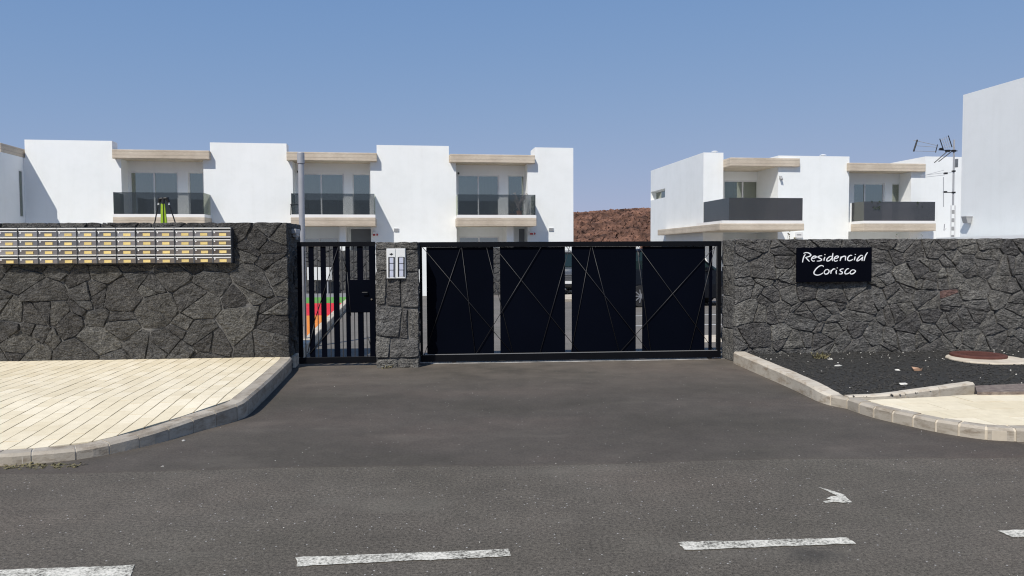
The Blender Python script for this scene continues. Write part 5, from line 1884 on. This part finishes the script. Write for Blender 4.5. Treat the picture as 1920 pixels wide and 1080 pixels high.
# ================================================================== cars
def car(label, paint, loc, rz):
    c = thing('parked_car', label, 'car', None, loc, rz)
    Lc, Wc, Hc = 4.55, 1.84, 1.78
    # body: lower shell by stations (x along the car)
    def shell(name, st, mat, bev):
        """st: list of (x, half width, z low, z high, half width top)"""
        vs, fs = [], []
        for (x, hw, z0, z1, ht) in st:
            vs += [(x, -hw, z0), (x, -hw, (z0 + z1) / 2), (x, -ht, z1), (x, ht, z1), (x, hw, (z0 + z1) / 2), (x, hw, z0)]
        n = 6
        for i in range(len(st) - 1):
            for k in range(n):
                fs.append((i * n + k, i * n + (k + 1) % n, (i + 1) * n + (k + 1) % n, (i + 1) * n + k))
        fs.append(tuple(range(n))); fs.append(tuple((len(st) - 1) * n + k for k in range(n)))
        m = MB(); m.add(vs, fs)
        return m.build(name, mat, c, bevel=bev, smooth=False, seg=2)
    hw = Wc / 2
    shell('body', [(0, hw * .82, .42, .78, hw * .78), (.12, hw * .93, .30, .92, hw * .86), (.5, hw, .24, 1.02, hw * .90), (1.25, hw, .24, 1.10, hw * .92), (3.6, hw, .24, 1.14, hw * .93),
                   (4.35, hw * .97, .28, 1.12, hw * .9), (4.55, hw * .88, .44, 1.02, hw * .82)], paint, .03)
    shell('cabin_glass', [(1.12, hw * .88, 1.09, 1.11, hw * .86), (1.85, hw * .89, 1.09, 1.66, hw * .72), (2.2, hw * .89, 1.1, 1.705, hw * .72), (3.7, hw * .89, 1.1, 1.70, hw * .71), (4.4, hw * .86, 1.09, 1.14, hw * .8)], M['car_glass'], .02)
    shell('roof', [(1.80, hw * .74, 1.66, 1.70, hw * .68), (2.3, hw * .75, 1.69, Hc, hw * .66), (3.5, hw * .75, 1.69, Hc - .01, hw * .66), (3.85, hw * .74, 1.62, 1.70, hw * .66)], paint, .015)
    for (x, s) in ((1.83, .05), (2.75, .045), (3.6, .06)):
        for y in (-1, 1):
            MB().bar((x + (-.55 if x < 2 else 0.0), y * hw * .895, 1.12), (x, y * hw * .735, 1.69), .07, .03, up=(1, 0, 0)).build('pillar', paint, c)
    for x in (.86, 3.62):
        for y in (-1, 1):
            wv = MB()
            My = Matrix.Translation((x, y * (hw - .10), .335)) @ Matrix.Rotation(math.pi / 2, 4, 'X')
            wv.lathe([(.20, -.11), (.31, -.115), (.335, -.08), (.335, .08), (.31, .115), (.20, .11)], 28, M=My)
            wo_ = wv.build('wheel', M['tyre'], c)
            r = MB()
            for k in range(9):
                a = 2 * math.pi * k / 9
                r.bar(My @ Vector((0, 0, -y * .112)), My @ Vector((.20 * math.cos(a), .20 * math.sin(a), -y * .118)), .034, .02, up=(0, 1, 0))
            r.lathe([(.06, -.012), (.06, .012)], 14, M=My @ Matrix.Translation((0, 0, -y * .118)))
            r.build('rim', M['alloy'], wo_)
    for y in (-1, 1):
        m = MB(); m.prism([(.02, y * hw * .5), (.03, y * hw * .74), (.36, y * hw * .97), (.3, y * hw * .6)], .74, .88)
        m.build('headlight', M['car_light'], c)
        MB().box(4.46, 4.553, y * hw * .55, y * hw * .84, .82, 1.0).build('tail_light', M['red_plastic'], c, bevel=.01)
        MB().box(1.45, 1.6, y * hw * 1.0, y * (hw * 1.0 + .18), 1.06, 1.2).build('mirror', paint, c, bevel=.03)
    g = MB()
    for k in range(4): g.box(-.012, .10, -hw * .45, hw * .45, .58 + k * .07, .60 + k * .07)
    g.build('grille', M['alloy'], c)
    MB().box(-.03, -.005, -.26, .26, .44, .55).build('number_plate', M['white_plastic'], c)
    return c
cw = on_z(1201, 576.5)
dcar = Vector((math.cos(A_H), math.sin(A_H)))
ca = Vector((cw.x, cw.y)) + dcar * 3.62 + Vector((-dcar.y, dcar.x)) * (.92)
car('dark blue parked car glimpsed side on through the right gaps of the sliding gate', M['car_dark'], (ca.x, ca.y, .006), A_H + math.pi)
cb = on_z(1066, 553)
car('grey parked car seen nose on through the middle gap of the sliding gate', M['car_grey'], (cb.x, cb.y, .006), A_H + math.pi / 2)

# ================================================================== plants and small things
def twig_plant(name, label, cat, fr, loc, h, seed, mats, leaf=True, n=26, spread=.35, pot='terracotta'):
    rg = random.Random(seed)
    t = thing(name, label, cat, fr, loc)
    m = MB(); m.lathe([(.10, 0), (.14, .22), (.15, .24), (.12, .24)], 12)
    m.build('pot', M[pot], t)
    st, lf = MB(), MB()
    for k in range(n):
        a = rg.uniform(0, 6.28)
        base = Vector((0, 0, .2 + rg.uniform(0, h * .45)))
        tip = base + Vector((math.cos(a) * spread * rg.uniform(.4, 1), math.sin(a) * spread * rg.uniform(.4, 1), h * rg.uniform(.25, .55)))
        st.tube(base, tip, .008, .004, n=4)
        for q in range(7):
            p = base.lerp(tip, rg.uniform(.3, 1.05)) + Vector([rg.uniform(-.04, .04) for _ in range(3)])
            d = Vector([rg.uniform(-1, 1) for _ in range(3)]).normalized() * rg.uniform(.03, .07)
            e2 = d.cross(Vector((rg.uniform(-1, 1), .3, 1))).normalized() * .022
            lf.add([p - d, p + e2, p + d, p - e2], [(0, 1, 2, 3)])
    st.tube((0, 0, .2), (0, 0, .2 + h * .5), .014, .01, n=6)
    st.build('stem', mats[0], t)
    lf.build('foliage', mats[1], t, fix=False)
    return t
twig_plant('potted_plant', 'pale twiggy potted plant on the balcony beside the gap with the hill', 'plant', HL, (uL(974, 380, -.35), -.3, ZBT), .95, 4, (M['twig'], M['twig']), n=34)
twig_plant('potted_plant', 'dark leafy plant behind the dark balcony glass, left of two', 'plant', HR2, (HR2.u(1640, 395, -.8), -.75, B2T), .75, 5, (M['leaf'], M['leaf']), n=40)
twig_plant('potted_plant', 'dark leafy plant behind the dark balcony glass, right of two', 'plant', HR2, (HR2.u(1722, 395, -.8), -.75, B2T), .7, 6, (M['leaf'], M['leaf']), n=40)
twig_plant('garden_plant', 'pale flowering shrub showing over the right stone wall', 'plant', HR, (HR.u(1716, 440, -3), -3.0, 0), HR.z(1716, 438, -3) * .95, 7, (M['twig'], M['leaf']), n=70, spread=.9)
twig_plant('garden_plant', 'small yellow green plant top by the house number plate', 'plant', HR, (HR.u(1487, 440, -3.4), -3.4, 0), HR.z(1487, 433, -3.4) * .98, 8, (M['weed'], M['weed']), n=40, spread=.25)
# chair on the middle balcony
ch = thing('balcony_chair', 'dark wire chair at the left end of the middle balcony', 'chair', HL, (uL(556, 390, -.4), -.45, ZBT))
m = MB()
for (x, y) in ((-.22, -.2), (.22, -.2), (-.22, .2), (.22, .2)): m.tube((x, y, 0), (x * .9, y * .9, .44), .014, n=6)
m.build('leg_frame', M['lead'], ch)
MB().box(-.23, .23, -.22, .22, .44, .47).build('seat', M['lead'], ch, bevel=.01)
bk = MB()
prev = None
for i in range(9):
    a = math.pi * i / 8
    p = Vector((-.23 * math.cos(a), .21, .47 + .45 * math.sin(a)))
    if prev is not None: bk.tube(prev, p, .014, n=6)
    prev = p
for x in (-.1, 0, .1): bk.tube((x, .21, .47), (x, .21, .88), .008, n=5)
bk.build('backrest', M['lead'], ch)

# manhole in the gravel bed
mc = on_z(1851, 673, .14)
mh = thing('manhole', 'rust red manhole cover in a pale concrete collar on the gravel bed', 'manhole cover', None, (mc.x, mc.y, ZR - .01))
rg = random.Random(17)
ring = []
for i in range(40):
    a = 2 * math.pi * i / 40
    r_ = .50 * (1 + .10 * noise.noise((math.cos(a) * 1.7, math.sin(a) * 1.7, 7.7)) + rg.uniform(-.015, .015))
    ring.append((r_ * math.cos(a), r_ * math.sin(a) * .95))
m = MB(); m.prism(ring, 0, .035)
m.build('collar', M['collar'], mh, bevel=.012)
m = MB(); m.lathe([(.35, .03), (.35, .062), (.335, .070), (.30, .070), (.29, .064), (.02, .066)], 36, c=(0.0, .20, 0))
for i in range(-3, 4):
    m.box(-.2, .2, .20 + i * .07 - .012, .20 + i * .07 + .012, .064, .072)
m.build('cover', M['rust'], mh)

def litter(name, label, cat, px, py, z, s, mat, seed):
    rg = random.Random(seed)
    q = on_z(px, py, z)
    t = MB()
    n = 7
    pts = []
    for i in range(n):
        a = 2 * math.pi * i / n
        r_ = s * rg.uniform(.35, 1.3)
        pts.append((r_ * math.cos(a) * 1.5, r_ * math.sin(a)))
    t.add([(x, y, rg.uniform(.003, .8 * s)) for x, y in pts] + [(x * .8, y * .8, 0) for x, y in pts],
          [tuple(range(n))] + [(i, n + i, n + (i + 1) % n, (i + 1) % n) for i in range(n)] + [tuple(range(2 * n - 1, n - 1, -1))])
    o = t.build(name, mat)
    o.location = q
    return tag(o, label, cat)
litter('paper_scrap', 'white scrap of paper lying flat below the name board against the wall', 'litter', 1556, 674.5, ZR, .035, M['litter'], 1)
litter('paper_scrap', 'crumpled pale scrap on the gravel, left of the brown leaf litter', 'litter', 1570, 687, ZR, .035, M['litter'], 2)
litter('dry_leaf', 'brown pinkish leaf litter in the middle of the gravel bed', 'litter', 1722, 695, ZR, .06, M['litter_brown'], 3)
litter('paper_scrap', 'small white scrap just left of the brown leaf litter', 'litter', 1681, 695, ZR, .03, M['litter'], 4)
litter('paper_scrap', 'white scrap near the front edging of the gravel bed', 'litter', 1695, 722, ZR, .03, M['litter'], 5)
litter('paper_scrap', 'pale scrap on the driveway close to the left kerb', 'litter', 343, 827, .004, .014, M['litter'], 6)
litter('paper_scrap', 'pale scrap at the seam between driveway and street', 'litter', 305, 875, .004, .012, M['litter'], 7)
# crumbs of shell and dust over bed and street, one mass each
mbc = MB(); rg = random.Random(23)
cnt = 0
while cnt < 110:
    p = (rg.uniform(min(xs), max(xs)), rg.uniform(min(ys), max(ys)))
    wq = W.loc((p[0], p[1], 0))
    if pt_in(p, bedp) and rg.random() < (1.0 if wq.y > -1.0 else .25):
        pebble(mbc, (p[0], p[1], ZR + .008), rg.choice((.006, .008, .011)), rg); cnt += 1
stuff(mbc.build('pale_crumbs', M['litter'], fix=False), 'pale crumbs and shell bits scattered on the black gravel', 'crumbs')
mbc = MB()
for k in range(150):
    p = (rg.uniform(-5, 5.4), rg.uniform(2.9, 6.2) if k % 4 else rg.uniform(6, 10.2))
    if p[1] > 5.6 and not (-2.2 < p[0] < 3.2): continue
    pebble(mbc, (p[0], p[1], .006), rg.choice((.0022, .003, .0045)), rg)
stuff(mbc.build('road_grit', M['litter'], fix=False), 'pale grit scattered over the asphalt', 'grit')

def weed(label, px, py, z, h, seed, w=.2, n=40):
    rg = random.Random(seed)
    q = on_z(px, py, z)
    m = MB()
    for k in range(n):
        b = Vector((rg.uniform(-w, w), rg.uniform(-.05, .05), 0))
        t = b + Vector((rg.uniform(-.06, .06), rg.uniform(-.06, .06), h * rg.uniform(.4, 1)))
        s = Vector((rg.uniform(-1, 1), rg.uniform(-1, 1), 0)).normalized() * .008
        md = b.lerp(t, .5) + Vector((rg.uniform(-.02, .02), rg.uniform(-.02, .02), 0))
        m.add([b - s, b + s, md + s, t, md - s], [(0, 1, 2, 3, 4)])
        for j in range(2):
            p = b.lerp(t, rg.uniform(.4, 1)); d = Vector((rg.uniform(-1, 1), rg.uniform(-1, 1), rg.uniform(-.4, .6))).normalized() * .022
            e2 = d.cross(Vector((0, 0, 1))).normalized() * .009
            m.add([p, p + d * .5 + e2, p + d, p + d * .5 - e2], [(0, 1, 2, 3)])
    o = m.build('weed', M['weed'], fix=False)
    o.location = q
    return tag(o, label, 'weed')
weed('dry weed growing at the foot of the right wall below the name board', 1538, 672, ZR, .10, 1, .10, 36)
weed('low dry weeds along the street foot of the left kerb', 75, 875.5, .002, .014, 2, .30, 80)
weed('tiny weed tuft at the corner of left wall and kerb', 537, 668, .18, .06, 3, .03, 22)
weed('small weed at the left foot of the stone pillar', 724, 690, .004, .05, 4, .06, 18)
